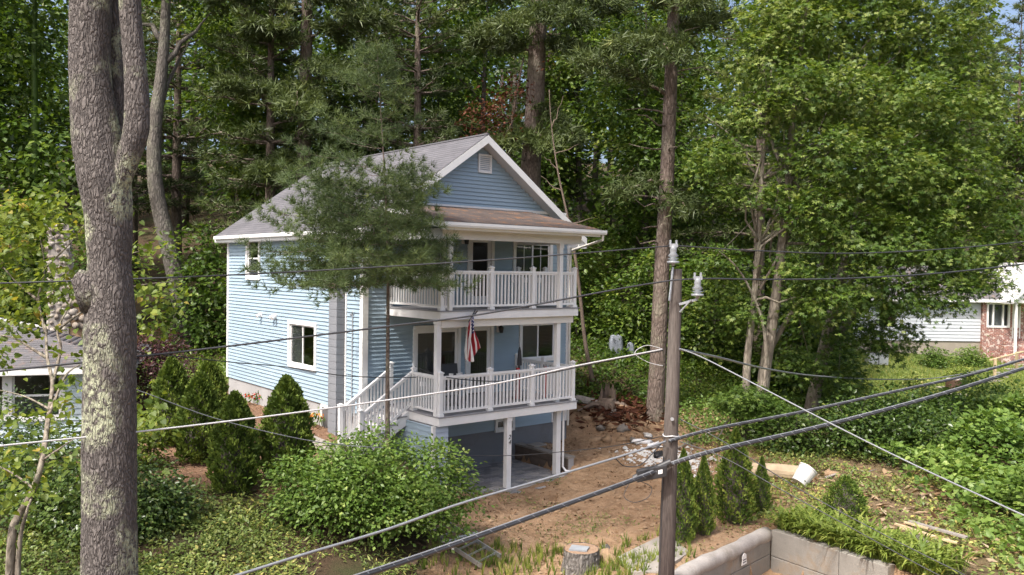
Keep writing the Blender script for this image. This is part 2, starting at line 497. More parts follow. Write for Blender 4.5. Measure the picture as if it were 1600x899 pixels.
LD = (WL - WC) / np.linalg.norm(WL - WC); RD = (WR - WC) / np.linalg.norm(WR - WC)


def to_house(x, y):
    dx, dy = x - OX, y - OY
    return dx * COS + dy * SIN, -dx * SIN + dy * COS


def hgt(x, y):
    x = np.asarray(x, float); y = np.asarray(y, float); sh = x.shape
    x = x.ravel(); y = y.ravel(); z = np.empty_like(x)
    for i in range(0, len(x), 20000):
        a, b = x[i:i + 20000], y[i:i + 20000]
        r = np.hypot(a[:, None] - CP[None, :, 0], b[:, None] - CP[None, :, 1])
        z[i:i + 20000] = r @ _w[:_n] + _w[_n] + a * _w[_n + 1] + b * _w[_n + 2]
    z += .05 * np.sin(x * 1.7 + 1.3 * np.sin(y * .9)) * np.sin(y * 1.4 + x * .6) * np.clip((np.hypot(x, y - 20)) / 25, .5, 3)
    hx, hy = to_house(x, y)
    foot = (hx > .30) & (hx < 7.05) & (hy > -.01) & (hy < 8.95)
    z = np.where(foot, np.minimum(z, -.08), z)
    car = (hx > .75) & (hx < 5.25) & (hy > -2.7) & (hy < .3)
    z = np.where(car, -.05, z)
    # sunken area in front of the L-shaped retaining wall
    px, py = x - WC[0], y - WC[1]
    det = LD[0] * RD[1] - LD[1] * RD[0]
    a = (px * RD[1] - py * RD[0]) / det; b = (LD[0] * py - LD[1] * px) / det
    z = np.where((a > -.13) & (b > -.13), np.minimum(z, -.55), z)
    return z.reshape(sh)


def ground_at(px, py, lift=0.):
    d = ray(px, py); t = np.concatenate([np.arange(6, 40, .1), np.arange(40, 160, .5)])
    P = np.array([0, 0, CZ])[None] + d[None] * t[:, None]
    below = P[:, 2] < hgt(P[:, 0], P[:, 1]) + lift
    i = int(np.argmax(below)) if below.any() else len(t) - 1
    p = P[i].copy(); p[2] = float(hgt(p[0], p[1])); return p


def zone_masks(x, y):
    hx, hy = to_house(x, y)
    sm = lambda v, a, b: np.clip((v - a) / (b - a), 0, 1)
    # bare dirt: drive and slope right of the house
    dirt = sm(x, -2.2, -.8) * (1 - sm(x, 6.5, 9)) * (1 - sm(y, 27.6, 29.4))
    mulch = (1 - sm(x, -3.2, -2.0)) * sm(x, -10.5, -9.0) * sm(y, 16.8, 17.8) * (1 - sm(y, 31, 34))
    lawn = sm(x, 13, 15) * (1 - sm(x, 40, 45)) * sm(y, 31, 34) * (1 - sm(y, 54, 58))
    lawn = np.maximum(lawn, (1 - sm(x, -9.5, -8.5)) * sm(x, -14, -13) * sm(y, 30, 31) * (1 - sm(y, 34, 35)) * .7)
    soil = sm(x, 6, 8) * (1 - sm(x, 14, 18)) * (1 - sm(y, 26, 28))
    return dirt, mulch, lawn, soil


def axis(segs):
    out = []
    for a, b, s in segs: out += list(np.arange(a, b, s))
    return np.array(out + [segs[-1][1]])


gx = axis([(-200, -60, 14), (-60, -20, 2.5), (-20, -12, .6), (-12, 16, .16), (16, 36, .7), (36, 60, 3), (60, 200, 14)])
gy = axis([(-80, 0, 8), (0, 11, 1.0), (11, 32, .16), (32, 60, .7), (60, 100, 4), (100, 260, 16)])
XX, YY = np.meshgrid(gx, gy)
ZZ = hgt(XX, YY)
nx, ny = len(gx), len(gy)
ii = np.arange(nx * ny).reshape(ny, nx)
GF = np.stack([ii[:-1, :-1], ii[:-1, 1:], ii[1:, 1:], ii[1:, :-1]], -1).reshape(-1, 4)


def groundmat():
    m, nt, b = nodes('ground_soil')
    v = coords(nt, 'Object')
    att = {}
    for k in ('dirt', 'mulch', 'lawn', 'soil'):
        a = nt.nodes.new('ShaderNodeAttribute'); a.attribute_name = k; att[k] = a.outputs['Fac']
    n1 = noise(nt, .55, 6, .65, v); n2 = noise(nt, 5, 6, .7, v); n3 = noise(nt, 38, 4, .7, v); n4 = noise(nt, 14, 5, .7, v)
    litter = mixcol(nt, .6, ramp(nt, n2, [(.3, (.030, .022, .014)), (.7, (.095, .062, .038))]), ramp(nt, n3, [(.3, (.02, .015, .01)), (.72, (.15, .10, .062))]))
    litter = mixcol(nt, ramp(nt, n1, [(.45, (0, 0, 0)), (.65, (.6, .6, .6))]), litter, (.035, .06, .018))
    dirt = ramp(nt, n1, [(.3, (.30, .16, .075)), (.52, (.42, .25, .13)), (.7, (.47, .33, .205))])
    dirt = mixcol(nt, .45, dirt, ramp(nt, n2, [(.3, (.21, .11, .052)), (.7, (.52, .38, .25))]))
    dirt = mixcol(nt, .35, dirt, ramp(nt, n3, [(.32, (.09, .055, .03)), (.7, (.42, .34, .25))]))
    mul = mixcol(nt, .6, ramp(nt, n2, [(.3, (.15, .08, .045)), (.7, (.29, .175, .11))]), ramp(nt, n3, [(.3, (.06, .03, .02)), (.7, (.32, .21, .14))]))
    dirt = mixcol(nt, ramp(nt, noise(nt, 1.6, 7, .75, v), [(.50, (0, 0, 0)), (.66, (.65, .65, .65))]), dirt, (.12, .068, .036))
    law = mixcol(nt, .5, ramp(nt, n1, [(.3, (.075, .11, .022)), (.7, (.16, .19, .05))]), ramp(nt, n4, [(.3, (.05, .085, .018)), (.7, (.19, .22, .06))]))
    soil = mixcol(nt, .5, ramp(nt, n4, [(.3, (.10, .062, .038)), (.7, (.24, .165, .105))]), ramp(nt, n1, [(.4, (.07, .085, .025)), (.65, (.21, .14, .09))]))

    def edge(f):                                          # break the zone border up with noise
        mm = nt.nodes.new('ShaderNodeMath'); mm.operation = 'MULTIPLY_ADD'
        nt.links.new(n2, mm.inputs[0]); mm.inputs[1].default_value = .9; nt.links.new(f, mm.inputs[2])
        return ramp(nt, mm.outputs[0], [(.78, (0, 0, 0)), (.98, (1, 1, 1))])
    c = mixcol(nt, edge(att['mulch']), litter, mul)
    c = mixcol(nt, edge(att['soil']), c, soil)
    c = mixcol(nt, edge(att['lawn']), c, law)
    c = mixcol(nt, edge(att['dirt']), c, dirt)
    nt.links.new(c, b.inputs['Base Color']); b.inputs['Roughness'].default_value = .95
    b.inputs['Specular IOR Level'].default_value = .15
    ad = nt.nodes.new('ShaderNodeMath'); ad.operation = 'ADD'; nt.links.new(n2, ad.inputs[0]); nt.links.new(n3, ad.inputs[1])
    bump(nt, b, ad.outputs[0], .7, .05)
    return m


# small clods and ruts on the open dirt
dm, mm_, lm, sm_ = zone_masks(XX, YY)
rough = (np.sin(XX * 7.1 + 2 * np.sin(YY * 3.3)) * np.sin(YY * 6.3 + 1.7 * np.sin(XX * 4.1)) * .028 + .02 * np.sin(XX * 17 + 3 * np.sin(YY * 9)) * np.sin(YY * 15 + 2 * np.sin(XX * 11)) + rng.normal(0, .014, XX.shape)) * np.clip(dm + sm_ + mm_ * .6, 0, 1)
ZG = ZZ + np.where((np.abs(XX) < 16) & (YY > 11) & (YY < 32), rough, 0)
gme = np_mesh('ground', np.stack([XX, YY, ZG], -1).reshape(-1, 3), GF, groundmat(), smooth=True)
for k, a in (('dirt', dm), ('mulch', mm_), ('lawn', lm), ('soil', sm_)):
    at_ = gme.attributes.new(k, 'FLOAT', 'POINT'); at_.data.foreach_set('value', a.ravel().astype(np.float32))
tag(add('ground', gme), kind='structure')

# ------------------------------------------------------------------ the blue house
W_, L_ = 7.3, 9.2
ZUD, ZLD, FAS = 4.66, 2.08, .23
DL, DR, DD = .64, 5.26, 2.55
ZR, SL, OVS, OVF, OVB = 9.47, .706, .30, .46, .50
ROOFT = .15
roofz = lambda x: ZR - SL * abs(x - W_ / 2)
H = empty('blue_house', (OX, OY, 0), 'two storey light blue clapboard house with white double deck and grey gable roof', 'house', rz=YAW)


def sid(plane, axis_rng, z0, z1, holes, mat, name, parent, lap=.11, outward=-1, clip=None, off=0., fixed=0.):
    """Lapped siding: plane 'y' runs along x at y=fixed, plane 'x' runs along y at x=fixed; holes (a0,a1,z0,z1)"""
    mb = MB(); z = z0
    while z < z1 - 1e-4:
        zt = min(z + lap, z1)
        lo, hi = axis_rng
        if clip: lo, hi = clip(lo, hi, zt)
        if hi - lo > .02:
            segs = [(lo, hi)]
            for (a0, a1, b0, b1) in holes:
                if zt > b0 and z < b1 - 1e-6:
                    ns = []
                    for (s0, s1) in segs:
                        if a1 <= s0 or a0 >= s1: ns.append((s0, s1)); continue
                        if a0 > s0: ns.append((s0, a0))
                        if a1 < s1: ns.append((a1, s1))
                    segs = ns
            e0, e1 = fixed + outward * (.042 + off), fixed + outward * (.010 + off)
            for s0, s1 in segs:
                P = (lambda a, e, zz: (a, e, zz)) if plane == 'y' else (lambda a, e, zz: (e, a, zz))
                mb.poly([P(s0, e0, z), P(s1, e0, z), P(s1, e1, zt), P(s0, e1, zt)])
                mb.poly([P(s0, e1, z), P(s1, e1, z), P(s1, e0, z), P(s0, e0, z)])
        z = zt
    return mb.build(name, mat, parent)


# openings: name, plane, a0, a1, z0, z1
side_holes = [(2.68, 4.30, 2.80, 3.97), (6.64, 7.54, 5.33, 6.50)]
front_holes = [(5.09, 6.45, 5.40, 6.46), (3.40, 4.16, 4.70, 6.55), (1.50, 2.42, 5.45, 6.45),
               (5.38, 6.69, 2.99, 4.02), (3.37, 4.18, 2.12, 4.01), (1.60, 3.00, 2.12, 3.99), (4.47, 5.04, .97, 1.22)]
wtop = roofz(0) - .26
sid('x', (0, L_), 1.85, wtop, side_holes, M['siding'], 'side_siding', H, outward=-1, fixed=0)
sid('x', (0, L_), 1.85, wtop, [(3, 4.2, 2.8, 4), (3, 4.2, 5.3, 6.4)], M['siding'], 'side_siding', H, outward=1, fixed=W_)
gclip = lambda lo, hi, z: (max(lo, W_ / 2 - (ZR - .12 - z) / SL), min(hi, W_ / 2 + (ZR - .12 - z) / SL))
sid('y', (0, W_), .95, ZR - .25, front_holes, M['siding'], 'front_siding', H, outward=-1, clip=gclip)
sid('y', (0, W_), 1.85, ZR - .25, [], M['siding'], 'back_siding', H, outward=1, fixed=L_, clip=gclip)
# foundation
MB().box(-.0, .25, 0, L_, -.3, 1.85).box(.25, W_ - .25, L_ - .25, L_, -.3, 1.85).box(W_ - .25, W_, .25, L_, -.3, 1.85).build('foundation', M['conc'], H)
MB().box(.25, W_, .0, .25, -.3, .95).build('front_foundation', M['concd'], H)
# inside: dark floors and partition so that the windows look into rooms
MB().box(.3, W_ - .3, .3, L_ - .3, 1.9, 2.0).box(.3, W_ - .3, .3, L_ - .3, 4.45, 4.62).box(.3, W_ - .3, .3, L_ - .3, 6.6, 6.68) \
    .box(.3, W_ - .3, 5.2, 5.3, 2.0, 6.6).box(4.6, 4.7, .3, 5.2, 2.0, 6.6).build('interior_partition', M['dark'], H)
# corner boards and trims
for (x0, x1, y0, y1, z0, z1) in ((-.062, .10, -.062, .10, 1.25, 6.62), (-.062, .06, L_ - .06, L_ + .062, 1.85, 6.62), (W_ - .11, W_ + .062, -.062, .1, .95, 6.62), (W_ - .06, W_ + .062, L_ - .06, L_ + .062, 1.85, 6.62)):
    MB().box(x0, x1, y0, y1, z0, z1).build('corner_board', M['white'], H)
MB().box(-.06, -.005, .83, .885, 1.85, 6.6).build('trim_strip', M['white'], H)
MB().box(6.62, 6.68, -.06, -.005, .95, 1.32).build('trim_strip', M['white'], H)
MB().box(.02, .6, -.065, -.008, 7.36, 7.46).box(.6, W_ - .2, -.065, -.008, 7.38, 7.46).build('gable_band', M['white'], H)


def window(plane, a0, a1, z0, z1, fixed, outward, cas=.11, kind='slider', parent=H, slat=False, depth=.07):
    """casing, sash, mullion, two panes and an insect screen; a0..z1 is the clear opening"""
    P = (lambda m, aa, bb, e0, e1, c0, c1: m.box(aa, bb, min(e0, e1), max(e0, e1), c0, c1)) if plane == 'y' else \
        (lambda m, aa, bb, e0, e1, c0, c1: m.box(min(e0, e1), max(e0, e1), aa, bb, c0, c1))
    o = outward; F = fixed
    mb = MB(); e0, e1 = F - o * .03, F + o * depth
    P(mb, a0 - cas, a0, e0, e1, z0 - cas, z1 + cas); P(mb, a1, a1 + cas, e0, e1, z0 - cas, z1 + cas)
    P(mb, a0, a1, e0, e1, z1, z1 + cas); P(mb, a0, a1, e0, F + o * (depth + .015), z0 - cas, z0)
    w = mb.build('window', M['white'], parent, bevel=.006)
    s = MB(); q0, q1 = F - o * .02, F + o * .018; t = .04
    P(s, a0, a0 + t, q0, q1, z0, z1); P(s, a1 - t, a1, q0, q1, z0, z1)
    P(s, a0 + t, a1 - t, q0, q1, z0, z0 + t); P(s, a0 + t, a1 - t, q0, q1, z1 - t, z1)
    mid = (a0 + a1) / 2; zm = (z0 + z1) / 2
    if kind == 'slider': P(s, mid - .025, mid + .025, q0, q1, z0 + t, z1 - t)
    else: P(s, a0 + t, a1 - t, q0, q1, zm - .025, zm + .025)
    s.build('sash', M['white'], w)
    spans = [(a0 + t, mid - .025, z0 + t, z1 - t), (mid + .025, a1 - t, z0 + t, z1 - t)] if kind == 'slider' else \
        [(a0 + t, a1 - t, z0 + t, zm - .025), (a0 + t, a1 - t, zm + .025, z1 - t)]
    for i, (b0, b1, c0, c1) in enumerate(spans):
        g = MB(); P(g, b0, b1, F - o * .006, F, c0, c1); g.build('pane', M['glass'], w)
        if slat and i == 1 or (slat == 2):
            k = MB(); bm = (b0 + b1) / 2; P(k, bm - .009, bm + .009, F, F + o * .012, c0, c1); k.build('muntin', M['white'], w)
    b0, b1, c0, c1 = spans[1 if plane == 'x' and kind == 'slider' else 0]
    k = MB(); P(k, b0, b1, F - o * .03, F - o * .026, c0, c1)
    k.build('insect_screen', M['screen'], w)
    return w


window('x', *side_holes[0], 0, -1)
window('x', *side_holes[1], 0, -1, kind='sash')
window('y', *front_holes[0], 0, -1, slat=2)
wb = window('y', *front_holes[2], 0, -1, kind='sash')
bl = MB()
for k in range(22): bl.box(1.55, 2.37, .05, .054, 5.5 + k * .042, 5.5 + k * .042 + .036)
bl.build('window_blind', M['blind'], wb)
window('y', *front_holes[3], 0, -1)
window('y', *front_holes[6], 0, -1, cas=.09)
window('x', 3, 4.2, 2.8, 4, W_, 1); window('x', 3, 4.2, 5.3, 6.4, W_, 1)


def door(a0, a1, z0, z1, handle_side=-1):
    mb = MB(); c = .1
    mb.box(a0 - c, a0, -.075, .04, z0, z1 + c).box(a1, a1 + c, -.075, .04, z0, z1 + c).box(a0, a1, -.075, .04, z1, z1 + c)
    d = mb.build('door', M['white'], H, bevel=.006)
    t = .11
    MB().box(a0, a0 + t, -.015, .03, z0, z1).box(a1 - t, a1, -.015, .03, z0, z1).box(a0 + t, a1 - t, -.015, .03, z1 - t, z1).box(a0 + t, a1 - t, -.015, .03, z0, z0 + .2) \
        .build('door_leaf', M['white'], d, bevel=.004)
    MB().box(a0 + t, a1 - t, .004, .010, z0 + .2, z1 - t).build('pane', M['glass'], d)
    hx = a0 + .05 if handle_side < 0 else a1 - .05
    MB().tube([(hx, -.02, z0 + .95), (hx, -.07, z0 + .95)], .018, 8).tube([(hx, -.065, z0 + .95), (hx - handle_side * .1, -.065, z0 + .95)], .012, 8).build('handle', M['galv'], d)


door(3.40, 4.16, 4.70, 6.55)
door(3.37, 4.18, 2.12, 4.01)
# sliding patio door
mb = MB()
mb.box(1.50, 1.60, -.06, .04, 2.12, 4.09).box(3.00, 3.10, -.06, .04, 2.12, 4.09).box(1.60, 3.00, -.06, .04, 3.99, 4.12)
sd = mb.build('patio_door', M['white'], H, bevel=.006)
for i, (a, b) in enumerate(((1.60, 2.32), (2.32, 3.0))):
    y = -.02 if i == 0 else .0
    MB().box(a, a + .07, y, y + .03, 2.12, 3.99).box(b - .07, b, y, y + .03, 2.12, 3.99).box(a + .07, b - .07, y, y + .03, 3.90, 3.99).box(a + .07, b - .07, y, y + .03, 2.12, 2.24).build('sash', M['white'], sd)
    MB().box(a + .07, b - .07, y + .012, y + .018, 2.24, 3.9).build('pane', M['glass'], sd)
    MB().box(a + .07, b - .07, y + .045, y + .05, 2.24, 3.9).build('insect_screen', M['screen'], sd) if i == 0 else None
MB().box(1.50, 3.1, -.16, -.062, 4.02, 4.12).build('awning_case', M['white'], sd)

# gable vent with louvres
vent = MB().box(3.63, 3.68, -.085, -.03, 8.44, 8.97).box(4.05, 4.10, -.085, -.03, 8.44, 8.97).box(3.68, 4.05, -.085, -.03, 8.44, 8.49).box(3.68, 4.05, -.085, -.03, 8.92, 8.97).build('gable_vent', M['white'], H)
lv = MB().hexa([(3.68, -.08, 0), (4.05, -.08, 0), (4.05, -.072, 0), (3.68, -.072, 0)], [(3.68, -.05, .04), (4.05, -.05, .04), (4.05, -.044, .04), (3.68, -.044, .04)]).mesh('louvre', M['white'])
for k in range(8): add('louvre', lv, vent, (0, 0, 8.492 + k * .053))


# roofs: stepped shingle courses
def shingles(name, fn, u0, u1, n, mat, parent, lift=.012):
    """fn(u,s)-> point on roof plane, s 0 (eave)..n courses up"""
    V = []; F = []; UV = []
    for k in range(n):
        base = len(V)
        for (u, s, up, uvy) in ((u0, k, 1, k), (u1, k, 1, k), (u1, k + 1.02, 0, k + 1), (u0, k + 1.02, 0, k + 1), (u0, k, -1, k), (u1, k, -1, k)):
            p = fn(u, s); V.append((p[0], p[1], p[2] + lift * (up if up > 0 else (.15 if up == 0 else -.3)))); UV.append((u, uvy * .14))
        F += [(base, base + 1, base + 2, base + 3), (base + 4, base + 5, base + 1, base)]
    return add(name, np_mesh(name, V, F, mat, uv=UV), parent)


ex0, ex1 = -OVS, W_ + OVS
y0r, y1r = -OVF, L_ + OVB
hl = W_ / 2 + OVS; ncourse = int(hl * math.hypot(1, SL) / .14)
mb = MB()
for sgn in (-1, 1):
    xe = W_ / 2 + sgn * hl; ze = ZR - SL * hl
    a = [(W_ / 2, y0r + .02, ZR - .02), (W_ / 2, y1r - .02, ZR - .02), (xe - sgn * .01, y1r - .02, ze - .02), (xe - sgn * .01, y0r + .02, ze - .02)]
    mb.hexa([(p[0], p[1], p[2] - ROOFT) for p in a], a)
roof = mb.build('roof', M['soffit'], H)
for sgn in (-1, 1):
    xe = W_ / 2 + sgn * hl; ze = ZR - SL * hl
    shingles('shingle_courses', lambda u, s, sgn=sgn, xe=xe, ze=ze: (xe - sgn * hl * s / ncourse, u, ze + SL * hl * s / ncourse), y0r - .02, y1r + .02, ncourse, M['shingle'], roof)['kind'] = 'stuff'
    for yy in (y0r, y1r):                            # rake boards
        s2 = -1 if yy < 0 else 1
        b = [(W_ / 2, yy, ZR - .24), (xe, yy, ze - .22), (xe, yy + s2 * .03, ze - .22), (W_ / 2, yy + s2 * .03, ZR - .24)]
        MB().hexa(b, [(p[0], p[1], p[2] + .22 - (0 if i in (1, 2) else 0)) for i, p in enumerate(b)]).build('rake_board', M['white'], H)
    MB().box(min(xe, xe + sgn * .025), max(xe, xe + sgn * .025), y0r, y1r, ze - .22, ze - .01).build('eave_board', M['white'], H)
    MB().box(min(xe + sgn * .025, xe + sgn * .12), max(xe + sgn * .025, xe + sgn * .12), y0r + .1, y1r - .1, ze - .13, ze - .015).build('gutter', M['white'], H, bevel=.02)
    lo, hi = (0, xe) if sgn > 0 else (xe, 0)
    if sgn > 0: lo, hi = W_, xe
    MB().box(lo, hi, y0r, y1r, ze - .24, ze - .215).build('soffit', M['white'], H)
MB().tube([(W_ / 2, y0r - .02, ZR + .0), (W_ / 2, y1r + .02, ZR + .0)], .05, 6).build('ridge_cap', M['shingle'], roof)
# gable return boxes at the eave corners
MB().box(W_ - .02, W_ + OVS + .02, -OVF, -.03, 6.36, 6.66).build('eave_return', M['white'], H)
MB().box(-OVS - .02, .02, -OVF, -.03, 6.36, 6.66).build('eave_return', M['white'], H)
# porch roof
px0, px1, pyf = .42, 5.55, -3.05
pz = lambda y: 7.42 + (7.42 - 6.80) / 3.05 * y
n = int(3.15 / .14)
pr = MB().hexa([(px0, pyf + .02, 6.66), (px1, pyf + .02, 6.66), (px1, -.03, 7.28), (px0, -.03, 7.28)], [(px0, pyf + .02, 6.78), (px1, pyf + .02, 6.78), (px1, -.03, 7.40), (px0, -.03, 7.40)]).build('porch_roof', M['soffit'], H)
shingles('shingle_courses', lambda u, s: (u, pyf - .02 + (3.0) * s / n, pz(pyf - .02 + 3.0 * s / n)), px0 - .04, px1 + .04, n, M['shingle_porch'], pr)['kind'] = 'stuff'
MB().box(px0 - .02, px1 + .02, pyf - .01, pyf + .018, 6.60, 6.785).build('porch_fascia', M['white'], H)
gut = MB()
prof = [(0, 0), (-.11, 0), (-.13, .05), (-.13, .115), (-.115, .115), (-.115, .055), (-.1, .015), (0, .015)]
gut.v += [(x, pyf - .012 + p[0], 6.66 + p[1]) for x in (px0 - .06, px1 + .14) for p in prof]
gut.f += [(i, (i + 1) % 8, 8 + (i + 1) % 8, 8 + i) for i in range(8)] + [tuple(range(8))[::-1], tuple(range(8, 16))]
gut.build('porch_gutter', M['white'], H)
for xx in (px0 - .03, px1):
    b = [(xx, pyf, 6.60), (xx + .03, pyf, 6.60), (xx + .03, -.03, 7.22), (xx, -.03, 7.22)]
    MB().hexa(b, [(p[0], p[1], p[2] + .18) for p in b]).build('porch_rake_board', M['white'], H)
MB().box(.62, 5.28, -2.62, -2.46, 6.40, 6.655).box(.62, .76, -2.46, -.03, 6.40, 6.655).box(5.14, 5.28, -2.46, -.03, 6.40, 6.655).build('porch_beam', M['white'], H)
MB().box(.76, 5.14, -2.46, -.03, 6.60, 6.64).build('porch_ceiling', M['soffit'], H)
# downspouts
MB().tube([(px1 + .05, pyf - .07, 6.65), (px1 + .06, pyf - .05, 6.52), (W_ - .2, -.35, 6.30), (W_ - .03, -.10, 6.15), (W_ - .03, -.10, .8)], .035, 8).build('downspout', M['cream'], H)
MB().tube([(-OVS - .06, -.30, 6.5), (-OVS - .05, -.28, 6.36), (-.10, -.12, 6.10), (-.10, -.12, 5.7)], .04, 8).build('downspout', M['galv'], H)
MB().tube([(5.02, -2.28, 1.85), (5.02, -2.28, .22), (5.06, -2.36, .12), (5.14, -2.5, .10)], .03, 8).build('downspout', M['white'], H)


# decks
def deck(z, name):
    d = MB().box(DL + .03, DR - .03, -DD + .03, -.03, z - .2, z - .035).build(name, M['soffit'], H)
    MB().box(DL, DL + .03, -DD, -.03, z - FAS, z - .03).box(DR - .03, DR, -DD, -.03, z - FAS, z - .03).box(DL + .03, DR - .03, -DD, -DD + .03, z - FAS, z - .03).build('fascia', M['white'], d, bevel=.006)
    k = 0; y = -DD - .02
    bm = MB().box(DL - .02, DR + .02, 0, .135, z - .028, z).mesh('deck_board', M['deck'])
    while y < -.15:
        add('deck_board', bm, d, (0, y, 0)); y += .141
    return d


deck(ZUD, 'upper_deck'); deck(ZLD, 'lower_deck')
bal_me = MB().box(-.019, .019, -.019, .019, 0, .80).mesh('baluster', M['white'])
nm = MB().box(-.05, .05, -.05, .05, 0, 1.05).box(-.068, .068, -.068, .068, 1.05, 1.075)
nm.hexa([(-.055, -.055, 1.075), (.055, -.055, 1.075), (.055, .055, 1.075), (-.055, .055, 1.075)], [(-.012, -.012, 1.11), (.012, -.012, 1.11), (.012, .012, 1.11), (-.012, .012, 1.11)])
nm.box(-.07, .07, -.07, .07, 0.002, .06)
newel_me = nm.mesh('newel_post', M['white'])


def railing(a, b, posts, sp=.115, slope=False):
    """a, b: foot points of the railing in house coordinates; posts: fractions along it"""
    a = Vector(a); b = Vector(b); d = b - a; Ln = d.length
    up = Vector((0, 0, 1))
    hb, ht = (.10, .95) if not slope else (.14, .93)
    mb = MB().bar(a + up * ht, b + up * ht, .085, .05).bar(a + up * (ht - .04), b + up * (ht - .04), .045, .045)
    r = mb.build('railing', M['white'], H)
    MB().bar(a + up * hb, b + up * hb, .05, .055).build('bottom_rail', M['white'], r)
    for t in posts:
        add('newel_post', newel_me, r, a + d * t)
    n = int(Ln / sp)
    for i in range(1, n):
        t = i / n
        if any(abs(t - q) * Ln < .075 for q in posts): continue
        add('baluster', bal_me, r, a + d * t + up * (hb + .012))
    return r


IN = .09
for z in (ZUD, ZLD):
    xl, xr, yf = DL + IN, DR - IN, -DD + IN
    railing((xl, yf, z), (xr, yf, z), [0, 1 / 3 + .01, .66, 1])
    railing((xr, yf, z), (xr, -.06, z), [.5, 1])
    railing((xl, -1.28, z), (xl, yf, z), [0] if z < 3 else [0.0]) if z < 3 else railing((xl, -.06, z), (xl, yf, z), [.0])
# posts
for (x, y, z0, z1, w) in ((.92, -2.54, ZUD, 6.42, .1), (4.56, -2.54, ZUD, 6.42, .12), (.70, -2.36, ZLD, ZUD - .2, .13), (4.66, -2.36, ZLD, ZUD - .2, .13),
                          (2.9, -2.42, -.02, ZLD - .2, .15), (4.85, -2.2, -.02, ZLD - .2, .16)):
    mb = MB().box(x - w / 2, x + w / 2, y - w / 2, y + w / 2, z0, z1)
    mb.box(x - w / 2 - .015, x + w / 2 + .015, y - w / 2 - .015, y + w / 2 + .015, z1 - .14, z1 - .003)
    post = mb.build('porch_post', M['white'], H, bevel=.006)
    if abs(x - 2.9) < .01: num_post = post
# house number on the middle carport post
for k, ch in enumerate('24'):
    cu = bpy.data.curves.new('digit', 'FONT'); cu.body = ch; cu.size = .165; cu.extrude = .004; cu.shear = .25; cu.align_x = 'CENTER'
    tmp = bpy.data.objects.new('digit_curve', cu); C.objects.link(tmp)
    bpy.context.view_layer.update()
    me = bpy.data.meshes.new_from_object(tmp.evaluated_get(bpy.context.evaluated_depsgraph_get()))
    bpy.data.objects.remove(tmp)
    me.materials.clear(); me.materials.append(M['black'])
    o = add('house_number', me, num_post, (2.9, -2.42 - .075 - .006, 1.28 - k * .14)); o.rotation_euler = (math.pi / 2, 0, 0)
# beam and carport wing wall
MB().box(DL + .1, DR - .1, -2.46, -2.32, ZUD - .42, ZUD - .21).build('deck_beam', M['cream'], H)
sid('y', (.56, 1.0), .0, 1.84, [], M['siding_wing'], 'wing_wall_siding', H, lap=.13, fixed=-2.4)
sid('x', (-2.4, -.0), .0, 1.84, [], M['siding'], 'wing_wall_siding', H, lap=.13, fixed=.58)
MB().box(.58, 1.0, -2.4, .0, -.2, 1.84).build('wing_wall', M['concd'], H)
MB().box(.54, .62, -2.44, -2.36, .0, 1.85).build('wing_corner_board', M['white'], H)
# stairs at the left end of the lower deck
st = MB()
xs0, xs1, zs0, zs1 = DL - .0, -.78, ZLD, 1.16
for yy in (-.22, -1.22):
    st.hexa([(xs0, yy, zs0 - .34), (xs0, yy + .045, zs0 - .34), (xs1, yy + .045, zs1 - .2), (xs1, yy, zs1 - .2)],
            [(xs0, yy, zs0 - .02), (xs0, yy + .045, zs0 - .02), (xs1, yy + .045, zs1 + .06), (xs1, yy, zs1 + .06)])
stairs = st.build('staircase', M['white'], H)
tread = MB().box(-.15, .15, -1.25, -.18, -.03, 0).mesh('tread', M['deck'])
riser = MB().box(-.01, .01, -1.20, -.19, -.17, -.03).mesh('riser', M['white'])
for k in range(5):
    t = (k + .8) / 5.2
    p = (xs0 + (xs1 - xs0) * t, 0, zs0 + (zs1 - zs0) * t)
    add('tread', tread, stairs, p); add('riser', riser, stairs, (p[0] - .13, 0, p[2]))
railing((.70, -.22, ZLD + .03), (-.76, -.22, 1.14), [0, 1], slope=True)
railing((.70, -1.24, ZLD + .03), (-.76, -1.24, 1.14), [1], slope=True)
# block chimney
chim = MB().box(-.27, -.03, .93, 1.32, 1.0, 6.55).build('block_chimney', M['conc'], H)
bm = MB().box(-.30, -.02, .90, 1.35, 0, .192).mesh('block', M['block'])
for k in range(27): add('block', bm, chim, (0, 0, 1.15 + k * .2))
# basement hatch next to the chimney, side lights, conduit, meter, porch lights
hatch = MB().box(-.05, -.0, 1.72, 1.79, 1.0, 1.84).box(-.05, 0, 2.20, 2.27, 1.0, 1.84).box(-.05, 0, 1.79, 2.2, 1.76, 1.84).box(-.05, 0, 1.79, 2.2, 1.0, 1.08).build('basement_window', M['white'], H)
MB().box(-.02, -.01, 1.79, 2.2, 1.08, 1.76).build('pane', M['screen'], hatch)
for y, n in ((6.41, 1), (5.35, 2)):
    l = MB().box(-.05, -.01, y - .07, y + .07, 4.06, 4.20).build('flood_light', M['white'], H)
    for s in range(n):
        dy = (s - .5) * .16 if n == 2 else 0
        MB().tube([(-.05, y + dy * .3, 4.13), (-.10, y + dy, 4.12), (-.19, y + dy * 1.3, 4.07)], [.02, .05, .065], 8).build('lamp_head', M['white'], l)
MB().tube([(-.05, .50, 4.45), (-.05, .50, 1.9)], .02, 6).tube([(-.05, .62, 4.42), (-.05, .50, 4.45), (-.09, .42, 4.52)], .018, 6).build('conduit', M['galv'], H)
MB().box(-.14, -.01, .38, .66, 1.75, 2.15).build('meter_box', M['galv'], H, bevel=.01)
MB().box(1.74, 1.88, -.1, -.02, 2.40, 2.58).build('outlet_box', M['white'], H)
